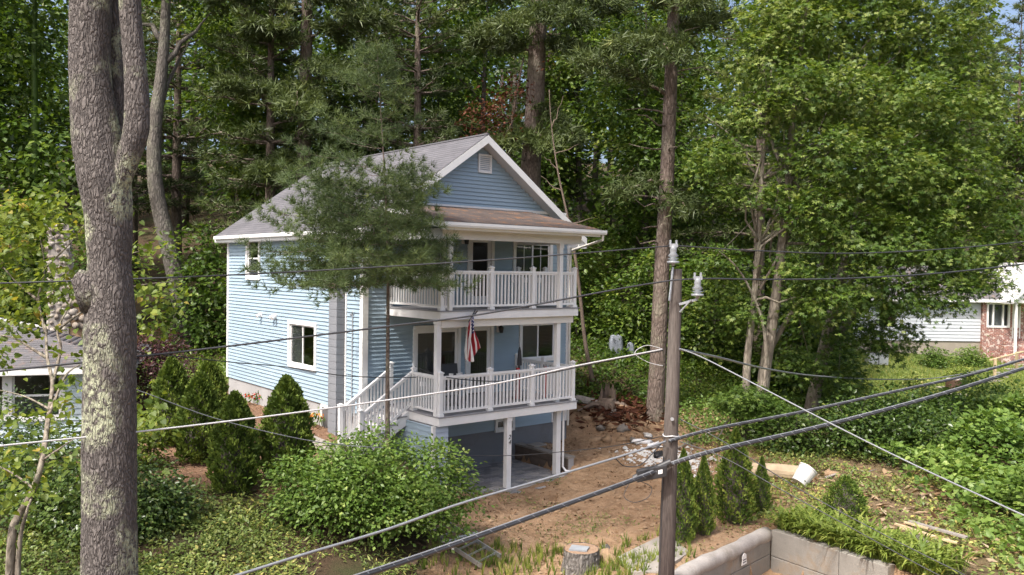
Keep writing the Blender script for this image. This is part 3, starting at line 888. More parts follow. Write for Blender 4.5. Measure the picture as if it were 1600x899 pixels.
for x, z in ((3.17, 6.50), (4.47, 3.95)):
    l = MB().box(x - .07, x + .07, -.05, -.01, z - .12, z + .12).build('porch_light', M['white'], H)
    MB().tube([(x + .01, -.05, z + .02), (x + .02, -.12, z + .06), (x + .02, -.14, z + .02), (x + .02, -.14, z - .13)], [.02, .03, .075, .05], 10).build('lantern', M['black'], l)

# ------------------------------------------------------------------ things on the house and carport
carport = tag(MB().box(.9, 5.2, -2.95, -.0, -.2, -.012).build('carport_floor', M['conc'], None), kind='structure')
carport.location = (OX, OY, 0); carport.rotation_euler = (0, 0, YAW)
pv = MB().hexa([(0, 0, -.02), (.285, 0, -.02), (.285, .185, -.02), (0, .185, -.02)], [(.008, .008, .008), (.277, .008, .008), (.277, .177, .008), (.008, .177, .008)])
pave_m = [pm('paver_%s' % n, c, .2, 5, .85, .2) for n, c in (('grey', (.27, .27, .28)), ('dark', (.20, .20, .21)), ('light', (.34, .33, .32)))]
pmesh = [MB() for _ in pave_m]
for q, m in zip(pmesh, pave_m): q.v = list(pv.v); q.f = list(pv.f)
pmesh = [q.mesh('paver', m) for q, m in zip(pmesh, pave_m)]
for j in range(15):
    for i in range(15):
        x = .92 + i * .29 - (.145 if j % 2 else 0)
        if x < .9 or x > 4.88: continue
        add('paver', pmesh[R.randrange(3)], carport, (x, -2.94 + j * .19, R.uniform(-.003, .003)))
lw = empty('low_retaining_wall', (OX, OY, 0), 'low brown block wall beside the carport floor holding back the dirt', 'wall', rz=YAW)
MB().box(5.22, 5.42, -2.3, -.03, -.2, .42).build('core', M['conc'], lw)
lbm = MB().box(0, .03, .005, .385, .006, .19).mesh('block', pm('brown_block', (.13, .10, .08), .25, 4, .9, .4))
for j in range(3):
    for i in range(6): add('block', lbm, lw, (5.19, -2.3 + i * .38, -.17 + j * .195))
MB().box(5.18, 5.45, -2.32, -.03, .42, .47).build('coping', M['pad'], lw)
slab = MB().box(5.25, 5.75, -.8, -.45, .474, .515).build('flat_stone', M['pad'], None)
slab.location = (OX, OY, 0); slab.rotation_euler = (0, 0, YAW); tag(slab, 'flat pale stone lying on the coping of the low carport wall', 'stone')

# flag
fl = empty('american_flag', hw(1.62, -2.58, 4.55), 'american flag hanging limp from a short pole on the upper deck edge', 'flag', rz=YAW)
MB().tube([(0, -.01, -.02), (.03, -.12, .10), (-.16, -.75, .02), (-.36, -1.0, -.16)][:2], .014, 6).tube([(.03, -.03, .12), (-.38, -.30, -.16)], .013, 8).build('flag_pole', M['black'], fl)
ns, nt_ = 26, 30; V = []; UV = []
for j in range(nt_ + 1):
    t = j / nt_
    for i in range(ns + 1):
        s = i / ns
        top = Vector((.03 - .40 * s, -.05 - .25 * s, .10 - .25 * s))
        bot = Vector((-.0 - .38 * s + .06 * math.sin(s * 6), -.16 - .05 * s, -.86 - .32 * s + .10 * math.sin(s * 7 + 1)))
        p = top.lerp(bot, t); wv = min(1, t * 3)
        p.y += .075 * math.sin(s * 15 + t * 2.5) * wv + .03 * math.sin(s * 31 + 1) * wv
        p.x = (p.x + .19) * (1 - .28 * math.sin(min(1, t * 1.3) * math.pi)) - .19 - .04 * math.sin(t * 4)
        V.append(p); UV.append((s, t))
F = [(j * (ns + 1) + i, j * (ns + 1) + i + 1, (j + 1) * (ns + 1) + i + 1, (j + 1) * (ns + 1) + i) for j in range(nt_) for i in range(ns)]
add('cloth', np_mesh('cloth', V, F, M['flag'], smooth=True, uv=UV), fl)


def deck_chair(x, y, rz, label, mat):
    p = hw(x, y, ZLD)
    c = empty('patio_chair', p, label, 'chair', rz=YAW + rz)
    MB().box(-.24, .24, -.24, .24, .40, .45).build('seat', mat, c, bevel=.02)
    MB().hexa([(-.24, .22, .45), (.24, .22, .45), (.24, .26, .45), (-.24, .26, .45)], [(-.23, .32, .98), (.23, .32, .98), (.23, .36, .98), (-.23, .36, .98)]).build('backrest', mat, c, bevel=.015)
    for sx in (-1, 1):
        for sy in (-1, 1):
            MB().tube([(sx * .21, sy * .21, .4), (sx * .25, sy * .25, 0)], .014, 6).build('leg', M['black'], c)
        MB().tube([(sx * .27, -.2, .42), (sx * .28, -.2, .64), (sx * .27, .28, .66)], .014, 6).build('armrest', M['black'], c)
    return c


deck_chair(1.5, -.75, .9, 'black patio chair in front of the sliding door on the lower deck', M['blackplastic'])
deck_chair(2.45, -.65, -.2, 'black patio chair between the sliding door and the glass door', M['blackplastic'])
tb = empty('patio_table', hw(2.0, -1.25, ZLD), 'small round dark patio table with white cups on the lower deck', 'table', rz=YAW)
MB().tube([(0, 0, .70), (0, 0, .725)], .34, 24).build('table_top', M['black'], tb)
MB().tube([(0, 0, 0), (0, 0, .02)], .2, 16).tube([(0, 0, .02), (0, 0, .7)], .025, 8).build('pedestal', M['black'], tb)
for k, (dx, dy) in enumerate(((-.16, -.1), (.02, -.18), (.17, -.06))):
    q = hw(2.0 + dx, -1.25 + dy, ZLD + .726)
    tag(MB().tube([(0, 0, 0), (0, 0, .13)], [.045, .06], 12).build('cup', M['white'], None, loc=q), 'white cup on the small round patio table of the lower deck', 'cup', 'cups on the patio table')
um = empty('closed_parasol', hw(4.05, -1.5, ZLD), 'closed dark parasol standing on the lower deck behind the railing', 'parasol', rz=YAW)
MB().tube([(0, 0, 0), (0, 0, .08)], .2, 16).build('base', M['blackplastic'], um)
MB().tube([(0, 0, .08), (0, 0, 1.42)], .02, 8).build('pole', M['black'], um)
MB().tube([(0, 0, .95), (0, 0, 1.1), (0, 0, 1.35), (0, 0, 1.46)], [.07, .065, .045, .015], 10).build('canopy', M['blackplastic'], um)
for x, y, lb in ((3.78, -1.75, 'red folded camp chair leaning by the closed parasol'), (4.62, -1.95, 'red folded camp chair leaning at the corner post of the lower deck')):
    k = empty('folded_chair', hw(x, y, ZLD), lb, 'chair', rz=YAW)
    MB().box(-.035, .035, -.05, .05, .06, .92).build('fabric', M['red'], k, bevel=.02)
    for sx in (-1, 1): MB().tube([(sx * .045, -.03, 0), (sx * .04, .03, .98)], .012, 6).build('leg', M['black'], k)

# ------------------------------------------------------------------ foliage tools
KITE = (np.array([(0, 0, 0), (.45, .30, .07), (1, 0, -.04), (.45, -.30, .07)]), np.array([(0, 2, 1), (0, 3, 2)]))
LANCE = (np.array([(0, 0, 0), (.4, .14, .03), (1, 0, -.08), (.4, -.14, .03)]), np.array([(0, 2, 1), (0, 3, 2)]))
HEART = (np.array([(0, 0, 0), (-.12, .22, .05), (.12, .44, .08), (.5, .36, .05), (1, 0, -.06), (.5, -.36, .05), (.12, -.44, .08), (-.12, -.22, .05)]),
         np.array([(0, 2, 1), (0, 3, 2), (0, 4, 3), (0, 5, 4), (0, 6, 5), (0, 7, 6)]))


def _maple():
    v = [(0, 0, 0)]; f = []
    for a, l in ((0, 1.), (.85, .82), (-.85, .82), (1.8, .5), (-1.8, .5)):
        b = len(v); c, s = math.cos(a), math.sin(a); w = .17 if l > .6 else .12
        v += [(c * l * .5 - s * w, s * l * .5 + c * w, .05), (c * l, s * l, -.05), (c * l * .5 + s * w, s * l * .5 - c * w, .05)]
        f += [(0, b + 1, b), (0, b + 2, b + 1)]
    return np.array(v) + np.array([.1, 0, 0]), np.array(f)


MAPLE = _maple()


def _tuft(n, spread, w, seed):
    r = np.random.default_rng(seed); v = []; f = []
    for k in range(n):
        a = 2 * math.pi * k / n + r.uniform(-.3, .3); th = r.uniform(*spread); l = r.uniform(.75, 1.05)
        d = np.array([math.cos(th), math.sin(th) * math.cos(a), math.sin(th) * math.sin(a)])
        t = np.cross(d, r.normal(size=3)); t /= np.linalg.norm(t)
        b = len(v); v += [-t * w, t * w, d * l]; f.append((b, b + 1, b + 2))
    return np.array(v), np.array(f)


TUFT = _tuft(11, (.2, 1.0), .032, 1)
TUFT2 = _tuft(7, (.3, 1.3), .075, 2)
GRASS = _tuft(6, (.05, .55), .05, 3)


def unit(a): return a / np.maximum(np.linalg.norm(a, axis=1, keepdims=True), 1e-9)


def foliage(name, tmpl, pos, d, n, size, mat, tint=None):
    tv, tf = tmpl
    pos = np.asarray(pos, float); N = len(pos)
    x = unit(np.asarray(d, float)); z = np.asarray(n, float)
    z = unit(z - x * (x * z).sum(1, keepdims=True)); y = np.cross(z, x)
    size = np.broadcast_to(np.asarray(size, float), (N,))
    V = pos[:, None] + size[:, None, None] * (tv[None, :, 0, None] * x[:, None] + tv[None, :, 1, None] * y[:, None] + tv[None, :, 2, None] * z[:, None])
    Fc = tf[None] + (np.arange(N) * len(tv))[:, None, None]
    if tint is None: tint = rng.random(N)
    return np_mesh(name, V.reshape(-1, 3), Fc.reshape(-1, tf.shape[1]), mat, tint=np.repeat(np.clip(tint, 0, 1), len(tv)))


def blob_clusters(blobs, n, r, shell=.55, flat=0.):
    """cluster centres and outward directions in the outer part of a union of ellipsoids"""
    B = np.array(blobs, float); w = (B[:, 3] * B[:, 4] * B[:, 5]) ** (2 / 3); idx = r.choice(len(B), n, p=w / w.sum())
    d = unit(r.normal(size=(n, 3)))
    lob = 1 + .16 * np.sin(d[:, 0] * 7 + idx) * np.sin(d[:, 1] * 6 + 2 * idx) + .12 * np.sin(d[:, 2] * 9 + d[:, 0] * 5)
    rad = (shell + (1 - shell) * r.random(n) ** .6) * lob
    return B[idx, :3] + d * rad[:, None] * B[idx, 3:6], d, idx


def sprays(cl, out, per, spread, r, up=.9, droop=.25, flat=.35):
    """leaves around the cluster centres: flattish sprays that face up and outwards"""
    n = len(cl); m = n * per
    c = np.repeat(cl, per, 0); o = np.repeat(out, per, 0)
    off = r.normal(size=(m, 3)) * np.array([1, 1, flat]) * spread
    tilt = np.repeat(r.normal(size=(n, 2)) * .35, per, 0)
    off[:, 2] += off[:, 0] * tilt[:, 0] + off[:, 1] * tilt[:, 1] - .25 * (off[:, 0] ** 2 + off[:, 1] ** 2) / max(spread, .01)
    pos = c + off
    d = off * np.array([1, 1, .3]) / max(spread, .01) + o * .5 + r.normal(size=(m, 3)) * .5; d[:, 2] -= droop
    nrm = np.array([0, 0, up]) + o * .45 + r.normal(size=(m, 3)) * .42
    tint = np.clip(np.repeat(r.normal(.48, .17, n), per) + r.normal(0, .13, m), 0, 1)
    return pos, d, nrm, tint


def branch_path(a, b, r, wob=.12, n=5, sag=0):
    a, b = np.asarray(a, float), np.asarray(b, float); L = np.linalg.norm(b - a)
    P = []
    for k in range(n + 1):
        t = k / n
        p = a + (b - a) * t + (r.normal(size=3) * wob * L * .25 * math.sin(math.pi * t)); p[2] += sag * L * math.sin(math.pi * t)
        P.append(p)
    return P


def leafy_mesh(H_, seed, blobs, ncl, per, leaf, spread, mat, trunkr, tmpl=KITE, limbs=14, shell=.5, barkm=None, lean=(0, 0), trunkpath=None, name='tree'):
    """trunk+limb mesh and crown mesh of a broadleaf tree standing at the origin"""
    r = np.random.default_rng(seed)
    tb_ = MB()
    if trunkpath is None:
        trunkpath = [(lean[0] * t + .12 * math.sin(t * 5 + seed), lean[1] * t + .1 * math.sin(t * 4 + 2 * seed), H_ * .86 * t) for t in np.linspace(0, 1, 9)]
    k = len(trunkpath)
    tb_.tube(smooth_path(trunkpath, 3), [trunkr * ((1 - .85 * i / ((k - 1) * 3)) + .35 * math.exp(-i * .9)) for i in range((k - 1) * 3 + 1)], 9)
    cl, out, idx = blob_clusters(blobs, ncl, r, shell)
    tp = np.array([tuple(p) for p in smooth_path(trunkpath, 3)])
    for j in r.choice(ncl, min(limbs, ncl), replace=False):
        e = cl[j]; q = tp[np.argmin(np.abs(tp[:, 2] - max(tp[:, 2].max() * .12, e[2] - np.hypot(*(e[:2] - tp[-1, :2])) * .55)))]
        P = branch_path(q, e, r, .25, 5, .06); rr = trunkr * .30 * (1 - .4 * q[2] / max(H_, .1))
        tb_.tube(P, [rr * (1 - .82 * i / 5) for i in range(6)], 6)
        for _ in range(2):
            e2 = cl[r.integers(ncl)]
            if np.linalg.norm(e2 - e) < 3.5: tb_.tube(branch_path(P[3], e2, r, .2, 3), [rr * .42, rr * .33, rr * .22, rr * .1], 5)
    pos, d, nrm, tint = sprays(cl, out, per, spread, r)
    return tb_.mesh('trunk', barkm or M['trunk'], True), foliage('crown', tmpl, pos, d, nrm, leaf * r.uniform(.7, 1.25, len(pos)), mat, tint)


def pine_mesh(H_, seed, z0, prof, mat, tmpl, tuft, trunkr, whorl=.55, per=5, step=.16, barkm=None, lean=(0, 0), droop=.05, keep=None, side=.55):
    """trunk, branches and needle tufts of a white pine at the origin; prof(t)-> branch length, t 0..1 above z0"""
    r = np.random.default_rng(seed); tb_ = MB(); pos = []; dr = []; sz = []; tn = []
    path = [Vector((lean[0] * t + .06 * math.sin(t * 6 + seed), lean[1] * t, H_ * t)) for t in np.linspace(0, 1, 12)]
    tb_.tube(smooth_path(path, 2), [trunkr * max(.06, 1 - i / 22.5) for i in range(23)], 9)
    z = z0
    while z < H_ * .985:
        t = (z - z0) / (H_ - z0); c = Vector((lean[0] * z / H_ + .06 * math.sin(z / H_ * 6 + seed), lean[1] * z / H_, z))
        nb = max(3, int(per + r.integers(-1, 2))); a0 = r.uniform(0, 6.28)
        for k in range(nb):
            a = a0 + 6.283 * k / nb + r.uniform(-.35, .35); Ln = prof(t, a) * r.uniform(.7, 1.12)
            if keep and not keep(z, a, r): continue
            if Ln < .12: continue
            rise = .12 + .5 * t; seg = max(3, int(Ln / .3)); P = []
            for i in range(seg + 1):
                u = i / seg
                P.append(c + Vector((math.cos(a) * Ln * u, math.sin(a) * Ln * u, Ln * (rise * u - droop * 4 * u * (1 - u) - (.16 * (1 - t)) * u * u))) + Vector(r.normal(size=3) * .025 * Ln * u))
            rr = max(.006, trunkr * .22 * (Ln / 3)); tb_.tube(P, [rr * (1 - .85 * i / seg) for i in range(seg + 1)], 5, cap=False)
            tint0 = r.normal(.45, .15)
            for i in range(1, seg + 1):
                u = i / seg
                if u < .22: continue
                dirv = (P[i] - P[i - 1]).normalized()
                sdv = Vector((-math.sin(a), math.cos(a), .1))
                for sg in (-1, 1):
                    tl = side * Ln * (1.05 - u) * r.uniform(.5, 1.1) * .55 + .16
                    m_ = max(1, int(tl / step))
                    td = (sdv * sg + dirv * r.uniform(.5, 1.0) + Vector((0, 0, r.uniform(-.05, .3)))).normalized()
                    if tl > .35: tb_.tube([P[i], P[i] + td * tl], [rr * .35, rr * .1], 4, cap=False)
                    for q in range(m_ + 1):
                        p = P[i] + td * tl * ((q + .6) / (m_ + 1)) + Vector(r.normal(size=3) * .04)
                        pos.append(p); dr.append((td + Vector((0, 0, .25)) + Vector(r.normal(size=3) * .3))); sz.append(tuft * r.uniform(.75, 1.2)); tn.append(tint0 + r.normal(0, .13))
            pos.append(P[-1]); dr.append(dirv + Vector((0, 0, .3))); sz.append(tuft * 1.1); tn.append(tint0 + .2)
        z += whorl * r.uniform(.75, 1.2)
    pos = np.array([tuple(p) for p in pos]); dr = np.array([tuple(p) for p in dr])
    return tb_.mesh('trunk', barkm or M['trunkpine'], True), foliage('crown', tmpl, pos, dr, r.normal(size=pos.shape), np.array(sz), mat, np.array(tn))


def plant_tree(name, meshes, loc, label, cat, group=None, rz=0, s=1, sz=None):
    e = empty(name, loc, label, cat, group, rz)
    e.scale = (s, s, sz or s)
    add('trunk', meshes[0], e); add('crown', meshes[1], e)
    return e


def gpt(x, y, dz=0): return (x, y, float(hgt(x, y)) + dz)


# ------------------------------------------------------------------ the wood behind the house
def tall_blobs(H_, seed, wid, z0=.25):
    r = np.random.default_rng(seed); B = []
    for k in range(11):
        z = H_ * (z0 + (1 - z0) * (k + .5) / 11); w = wid * (.55 + .6 * math.sin(math.pi * min(1, (k + 1.5) / 11)))
        a = r.uniform(0, 6.28); q = r.uniform(.15, .6) * w
        B.append((math.cos(a) * q, math.sin(a) * q, z, w * r.uniform(.45, .7), w * r.uniform(.45, .7), H_ * .075))
    return B


DEC = [leafy_mesh(21, 11 + i, tall_blobs(21, 60 + i, w, z0), 620, 17, .30, .50, M['leaf'], .26, limbs=26, barkm=M['trunk']) for i, (w, z0) in enumerate(((3.6, .22), (4.2, .12), (3.2, .35)))]
UND = [leafy_mesh(5.5, 31 + i, [(0, 0, 1.6, 1.7, 1.7, 1.3), (.6, .3, 3.0, 1.6, 1.5, 1.2), (-.6, -.2, 4.2, 1.2, 1.3, 1.1)], 260, 16, .22, .34, M['leaf'], .07, limbs=12) for i in range(2)]
PIN = [pine_mesh(25, 41 + i, 5.5, lambda t, a: 3.6 * (1 - t) ** .7 + .4, M['needle'], TUFT2, .42, .33, whorl=.95, per=5, step=.38, droop=.04, keep=lambda z, a, r: r.random() < .86) for i in range(2)]

back = []
# (x, y, kind, rz, scale): deciduous d0-2, pine p0-1
FOREST = [(-30, 36, 'd1', 0, .95), (-25.5, 33, 'd0', 1, .9), (-21, 37, 'd1', 2, 1.05), (-27, 44, 'd2', 3, 1.1), (-34, 46, 'd1', .5, 1.1), (-18, 45, 'p0', .3, 1.0), (-13.5, 42, 'd2', 1.3, .95),
          (-11, 38, 'p1', 2.2, .95), (-7.5, 41.5, 'd0', .7, .95), (-4.5, 39, 'p0', 4, .92), (-1.5, 43, 'd1', 2.9, .95), (-8, 48, 'p1', 1, 1.0), (3.5, 46, 'd2', 5, .9), (8.5, 43, 'd1', 3.3, .92),
          (6, 38.5, 'd0', 1.7, .82), (11, 37.5, 'p1', 3.9, .95), (13.5, 44, 'd0', .2, 1.0), (17, 50, 'd1', 2.2, 1.0), (22, 57, 'p0', 1.1, .95), (27, 64, 'd1', 4.4, 1.0), (33.5, 62, 'p1', 2.0, 1.0),
          (40, 60, 'd0', 3.1, 1.0), (46, 66, 'd1', .9, 1.1), (38, 70, 'p0', 5.1, 1.05), (-40, 42, 'd0', 2.7, 1.1), (-16, 52, 'd1', 3.6, 1.0), (-2.5, 52, 'd0', .4, 1.0), (10, 53, 'd2', 2.4, 1.0), (-24, 53, 'p0', 2.2, 1.0),
          (2, 49, 'p1', 5.5, .95), (37.5, 62.5, 'p0', 3.3, 1.0), (36, 67, 'd1', 1.3, 1.2), (44, 56, 'd1', 4.1, 1.1), (-36, 37, 'd0', 1.1, 1.0), (-31, 40, 'd2', 4.2, 1.05), (30, 66, 'd0', 2.2, 1.15)]
for i, (x, y, k, rz, s) in enumerate(FOREST):
    ms = DEC[int(k[1])] if k[0] == 'd' else PIN[int(k[1])]
    side = 'behind the pale blue neighbouring house' if x < -17 else ('behind the grey sided neighbouring house' if x > 19 else 'behind the blue house')
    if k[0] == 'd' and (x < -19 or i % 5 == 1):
        t_ = plant_tree('broadleaf_tree', ms, gpt(x, y, -.1), 'tall yellow green broadleaf tree with leaves coloured as sunlit in the dense wood ' + side, 'tree', 'broadleaf trees of the wood with sunlit leaf colour', rz, s)
        sl_ = t_.children[1].material_slots[0]; sl_.link = 'OBJECT'; sl_.material = M['leafsunpaint']  # crown takes the leaf colour with sunlight painted in
    elif k[0] == 'd': plant_tree('broadleaf_tree', ms, gpt(x, y, -.1), 'tall green broadleaf tree in the dense wood ' + side, 'tree', 'broadleaf trees of the wood', rz, s)
    else: plant_tree('pine_tree', ms, gpt(x, y, -.1), 'tall dark pine in the dense wood ' + side, 'tree', 'pines of the wood', rz, s)
USP = [(-24, 29.5), (-20, 31), (-17, 33.5), (-13.2, 36.5), (-10.5, 35.2), (-7.2, 37), (-3.5, 37.5), (-.5, 36.5), (2.8, 36.2), (5.4, 34.5), (8.2, 34), (11.2, 32.5), (13.5, 36), (9.8, 38), (4, 41), (-14.5, 47), (16.2, 42.5), (-28.5, 31.5), (-22.5, 35), (-32, 34), (0.8, 40), (7.4, 36.8)]
for i, (x, y) in enumerate(USP):
    t_ = plant_tree('undergrowth_shrub', UND[i % 2], gpt(x, y, -.1), ('leafy undergrowth sapling at the wood edge near the leaning grey trunk' if x < -9 else 'leafy undergrowth sapling at the wood edge right behind the blue house' if x < 3 else 'leafy undergrowth sapling at the wood edge between the bare pine and the maple'), 'shrub', 'undergrowth at the wood edge', i * 1.7, R.uniform(.7, 1.15))
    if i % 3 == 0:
        sl_ = t_.children[1].material_slots[0]; sl_.link = 'OBJECT'; sl_.material = M['leafsunpaint']  # every third sapling gets the painted sunlit leaf colour too
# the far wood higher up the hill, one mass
r = np.random.default_rng(5)
n = 7000
fx = r.uniform(-95, 95, n); fy = r.uniform(56, 92, n) + np.abs(fx) * .12; fz = hgt(fx, fy)
hh = 21 + 5 * np.sin(fx * .45 + fy * .3) + 3 * np.sin(fx * .9)
cl = np.stack([fx, fy, fz + hh * (.08 + .92 * r.random(n) ** .8)], -1)
pos, d, nrm, tint = sprays(cl, unit(np.stack([0 * fx, -np.ones(n), .4 * np.ones(n)], -1)), 11, 1.25, r)
fw = MB()
for k in range(90):
    x, y = r.uniform(-80, 80), r.uniform(60, 84); y += abs(x) * .12
    fw.tube([(x, y, float(hgt(x, y)) - .3), (x + r.normal() * .4, y, float(hgt(x, y)) + 15)], [.32, .1], 6)
fo = tag(add('far_wood', foliage('far_wood', KITE, pos, d, nrm, .85 * r.uniform(.7, 1.3, len(pos)), M['leaf'], tint)), kind='stuff')
tag(fw.build('far_trunks', M['trunk'], fo, True), kind='stuff')


def px_path(pts, depth):                                # pixel centre line at one distance: trunk that stands upright there
    return [at(x, y, depth) for x, y in pts]


def loc_mesh(pts, radii, origin, mat, n=14, sub=4, extra=None):
    P = smooth_path([Vector(p) - Vector(origin) for p in pts], sub)
    rr = np.interp(np.linspace(0, len(pts) - 1, len(P)), range(len(pts)), radii)
    mb = MB().tube(P, list(rr), n)
    if extra: extra(mb)
    return mb.mesh('trunk', mat, True)


# leaning grey trunk left of the house
b0 = ground_at(291, 548); dp = b0[1]
pts = [tuple(b0 - np.array([0, 0, .3]))] + [tuple(at(x, y, dp)) for x, y in ((283, 470), (262, 380), (243, 290), (242, 200), (252, 120), (258, 40), (262, -80), (268, -240))]
lt = empty('leaning_tree', tuple(b0), 'bare grey trunk leaning beside the side wall of the blue house', 'tree')
def _ex(mb):
    for (x, y), (x2, y2) in (((247, 190), (300, 60)), ((258, 70), (200, 0)), ((255, 100), (330, 20))):
        a, b = at(x, y, dp) - b0, at(x2, y2, dp + 1) - b0; mb.tube(branch_path(a, b, rng, .2), [.16, .13, .1, .08, .05, .02], 6)
add('trunk', loc_mesh(pts, [.5, .40, .36, .32, .29, .25, .21, .16, .1], b0, barkmat('grey_bark', (.075, .066, .058), (.19, .17, .148), .2, fine=9), extra=_ex), lt)
cr = [(k[0], k[1], k[2], q, q, q * .6) for k, q in ((at(250, -60, dp) - b0, 2.8), (at(330, -40, dp + 1) - b0, 2.6), (at(190, -60, dp) - b0, 2.4), (at(300, -150, dp) - b0, 3))]
cl, out, _ = blob_clusters(cr, 240, rng, .4); q = sprays(cl, out, 15, .45, rng)
add('crown', foliage('crown', KITE, *q[:3], .26, M['leaf'], q[3]), lt)


def stub_pine(name, label, base_px, pts, radii, depth, seed, boughs, tuft=.34, matn='needle', stubs=10):
    """old pine with a bare trunk traced upright at its distance, dead stubs and a few needle boughs"""
    r = np.random.default_rng(seed)
    b0 = ground_at(*base_px) if depth is None else at(base_px[0], base_px[1], depth)
    if depth is None: depth = b0[1]
    b0[2] = float(hgt(b0[0], b0[1]))
    P = [b0 - np.array([0, 0, .3])] + [at(x, y, depth) for x, y in pts]
    e = empty(name, tuple(b0), label, 'tree')

    def ex(mb):
        for k in range(stubs):
            t = r.uniform(.15, .9); i = int(t * (len(P) - 2)) + 1; c = P[i] + (P[min(i + 1, len(P) - 1)] - P[i]) * r.random() - b0
            a = r.uniform(0, 6.28); L = r.uniform(.5, 1.6)
            mb.tube(branch_path(c, c + np.array([math.cos(a) * L, math.sin(a) * L, r.uniform(-.1, .3)]), r, .3, 3), [.04, .03, .02, .008], 5)
    trunk = loc_mesh(P, radii, b0, M['trunkpine'], 16, 4, ex)
    add('trunk', trunk, e)
    pos, dd, sz, tn = [], [], [], []
    for (sx, sy), (ex_, ey), dz, wdt in boughs:
        a = at(sx, sy, depth) - b0; b = at(ex_, ey, depth + dz) - b0; L = np.linalg.norm(b - a)
        Q = branch_path(a, b, r, .15, 8, .03); MB().tube(Q, [.07 * (1 - .8 * i / 8) for i in range(9)], 5).build('bough', M['trunkpine'], e, True)
        side = np.cross((b - a) / L, [0, 0, 1])
        t0 = r.normal(.5, .12)
        for i in range(2, 9):
            for _ in range(int(30 * wdt)):
                u = r.normal(0, .38) * wdt * (.5 + .8 * math.sin(math.pi * min(1, i / 9)))
                p = np.array(Q[i]) + side * u + r.normal(size=3) * np.array([.16, .16, .13]); p[2] -= abs(u) * .12
                pos.append(p); dd.append((b - a) / L * .8 + side * np.sign(u) * .7 + np.array([0, 0, .3]) + r.normal(size=3) * .35)
                sz.append(tuft * r.uniform(.7, 1.2)); tn.append(t0 + r.normal(0, .14))
    c = add('crown', foliage('crown', TUFT2, np.array(pos), np.array(dd), r.normal(size=(len(pos), 3)), np.array(sz), M[matn], np.array(tn)), e)
    return e


stub_pine('pine_tree', 'tall straight bare pine trunk rising behind the utility pole', (1022, 655), [(1028, 560), (1034, 420), (1041, 300), (1046, 180), (1050, 80), (1053, 0), (1056, -120), (1060, -300)],
          [.31, .27, .25, .235, .22, .205, .19, .16, .1], None, 71,
          [((1046, 60), (960, 70), -1.5, 1.1), ((1048, 40), (1120, 30), 1, 1.), ((1044, 150), (905, 90), -1, 1.0), ((1042, 285), (960, 300), -1.2, .55), ((1050, 20), (1000, -40), -1, 1.2), ((1052, 0), (1130, -30), 0, 1.2), ((1050, 60), (1050, 90), -2.5, .8),
           ((1055, -80), (960, -90), 0, 1.3), ((1055, -90), (1170, -100), 0, 1.3), ((1040, 300), (1075, 330), -1.6, .4), ((1053, -30), (1080, 0), -3, 1.0)], stubs=30)
stub_pine('pine_tree', 'thick pine trunk standing right behind the gable of the blue house', (828, 400), [(828, 330), (830, 250), (836, 160), (840, 60), (843, 0), (846, -120), (850, -280)],
          [.50, .46, .42, .39, .36, .33, .28, .15], 35.5, 72,
          [((838, 80), (740, 60), -1, 1.4), ((840, 60), (940, 95), -1, 1.4), ((834, 160), (900, 215), -2, .9), ((842, 20), (790, 40), -3, 1.3), ((842, 10), (900, 30), -3, 1.3), ((843, 0), (700, -20), 0, 1.5), ((843, -10), (970, 10), 0, 1.5), ((832, 200), (780, 225), -2, .8),
           ((830, 205), (860, 230), -2.5, .7), ((846, -110), (740, -120), 0, 1.6), ((846, -110), (960, -110), 0, 1.6)], tuft=.42, stubs=12)
stub_pine('pine_tree', 'dark pine trunk behind the roof ridge hung with drooping boughs', (470, 400), [(473, 300), (476, 200), (478, 100), (480, 0), (482, -150)], [.36, .34, .31, .28, .24, .15], 38, 73,
          [((474, 240), (400, 270), -2, 1.3), ((476, 160), (350, 130), -2, 1.6), ((478, 100), (560, 120), -2, 1.5), ((478, 60), (390, 40), -2, 1.6), ((478, 60), (600, 30), -1, 1.6), ((480, 10), (330, 0), -1, 1.6), ((480, 0), (540, -10), -2, 1.6), ((474, 200), (560, 210), -1, 1.4), ((476, 130), (460, 170), -4, 1.4)], tuft=.45, stubs=8)
# withered brown bough hanging between the pines
bb = at(800, 240, 34.5); bb[2] = float(hgt(bb[0], bb[1]))
wb_ = empty('withered_tree', tuple(bb), 'small dead tree with rust brown withered leaves beside the gable', 'tree')
tw = MB(); ends = []
pth = [bb - bb, at(795, 260, 34.5) - bb, at(800, 190, 34.5) - bb, at(818, 90, 34.5) - bb]
tw.tube(smooth_path(pth, 4), [.09 - .005 * i for i in range(13)], 7)
for x, y in ((760, 190), (745, 215), (770, 160), (800, 130), (785, 170), (812, 120), (755, 175), (790, 210)):
    e_ = at(x, y, 34.2 + rng.uniform(-.6, .6)) - bb; tw.tube(branch_path(pth[2], e_, rng, .25), [.03, .025, .02, .015, .01, .005], 5); ends.append(e_)
tw_me = tw.mesh('trunk', M['deadwood'], True); add('trunk', tw_me, wb_)
cl = np.array(ends)[rng.integers(0, len(ends), 110)] + rng.normal(0, .35, (110, 3)); q = sprays(cl, unit(rng.normal(size=(110, 3))), 9, .2, rng)
add('crown', foliage('crown', KITE, *q[:3], .17, M['brownleaf'], q[3]), wb_)
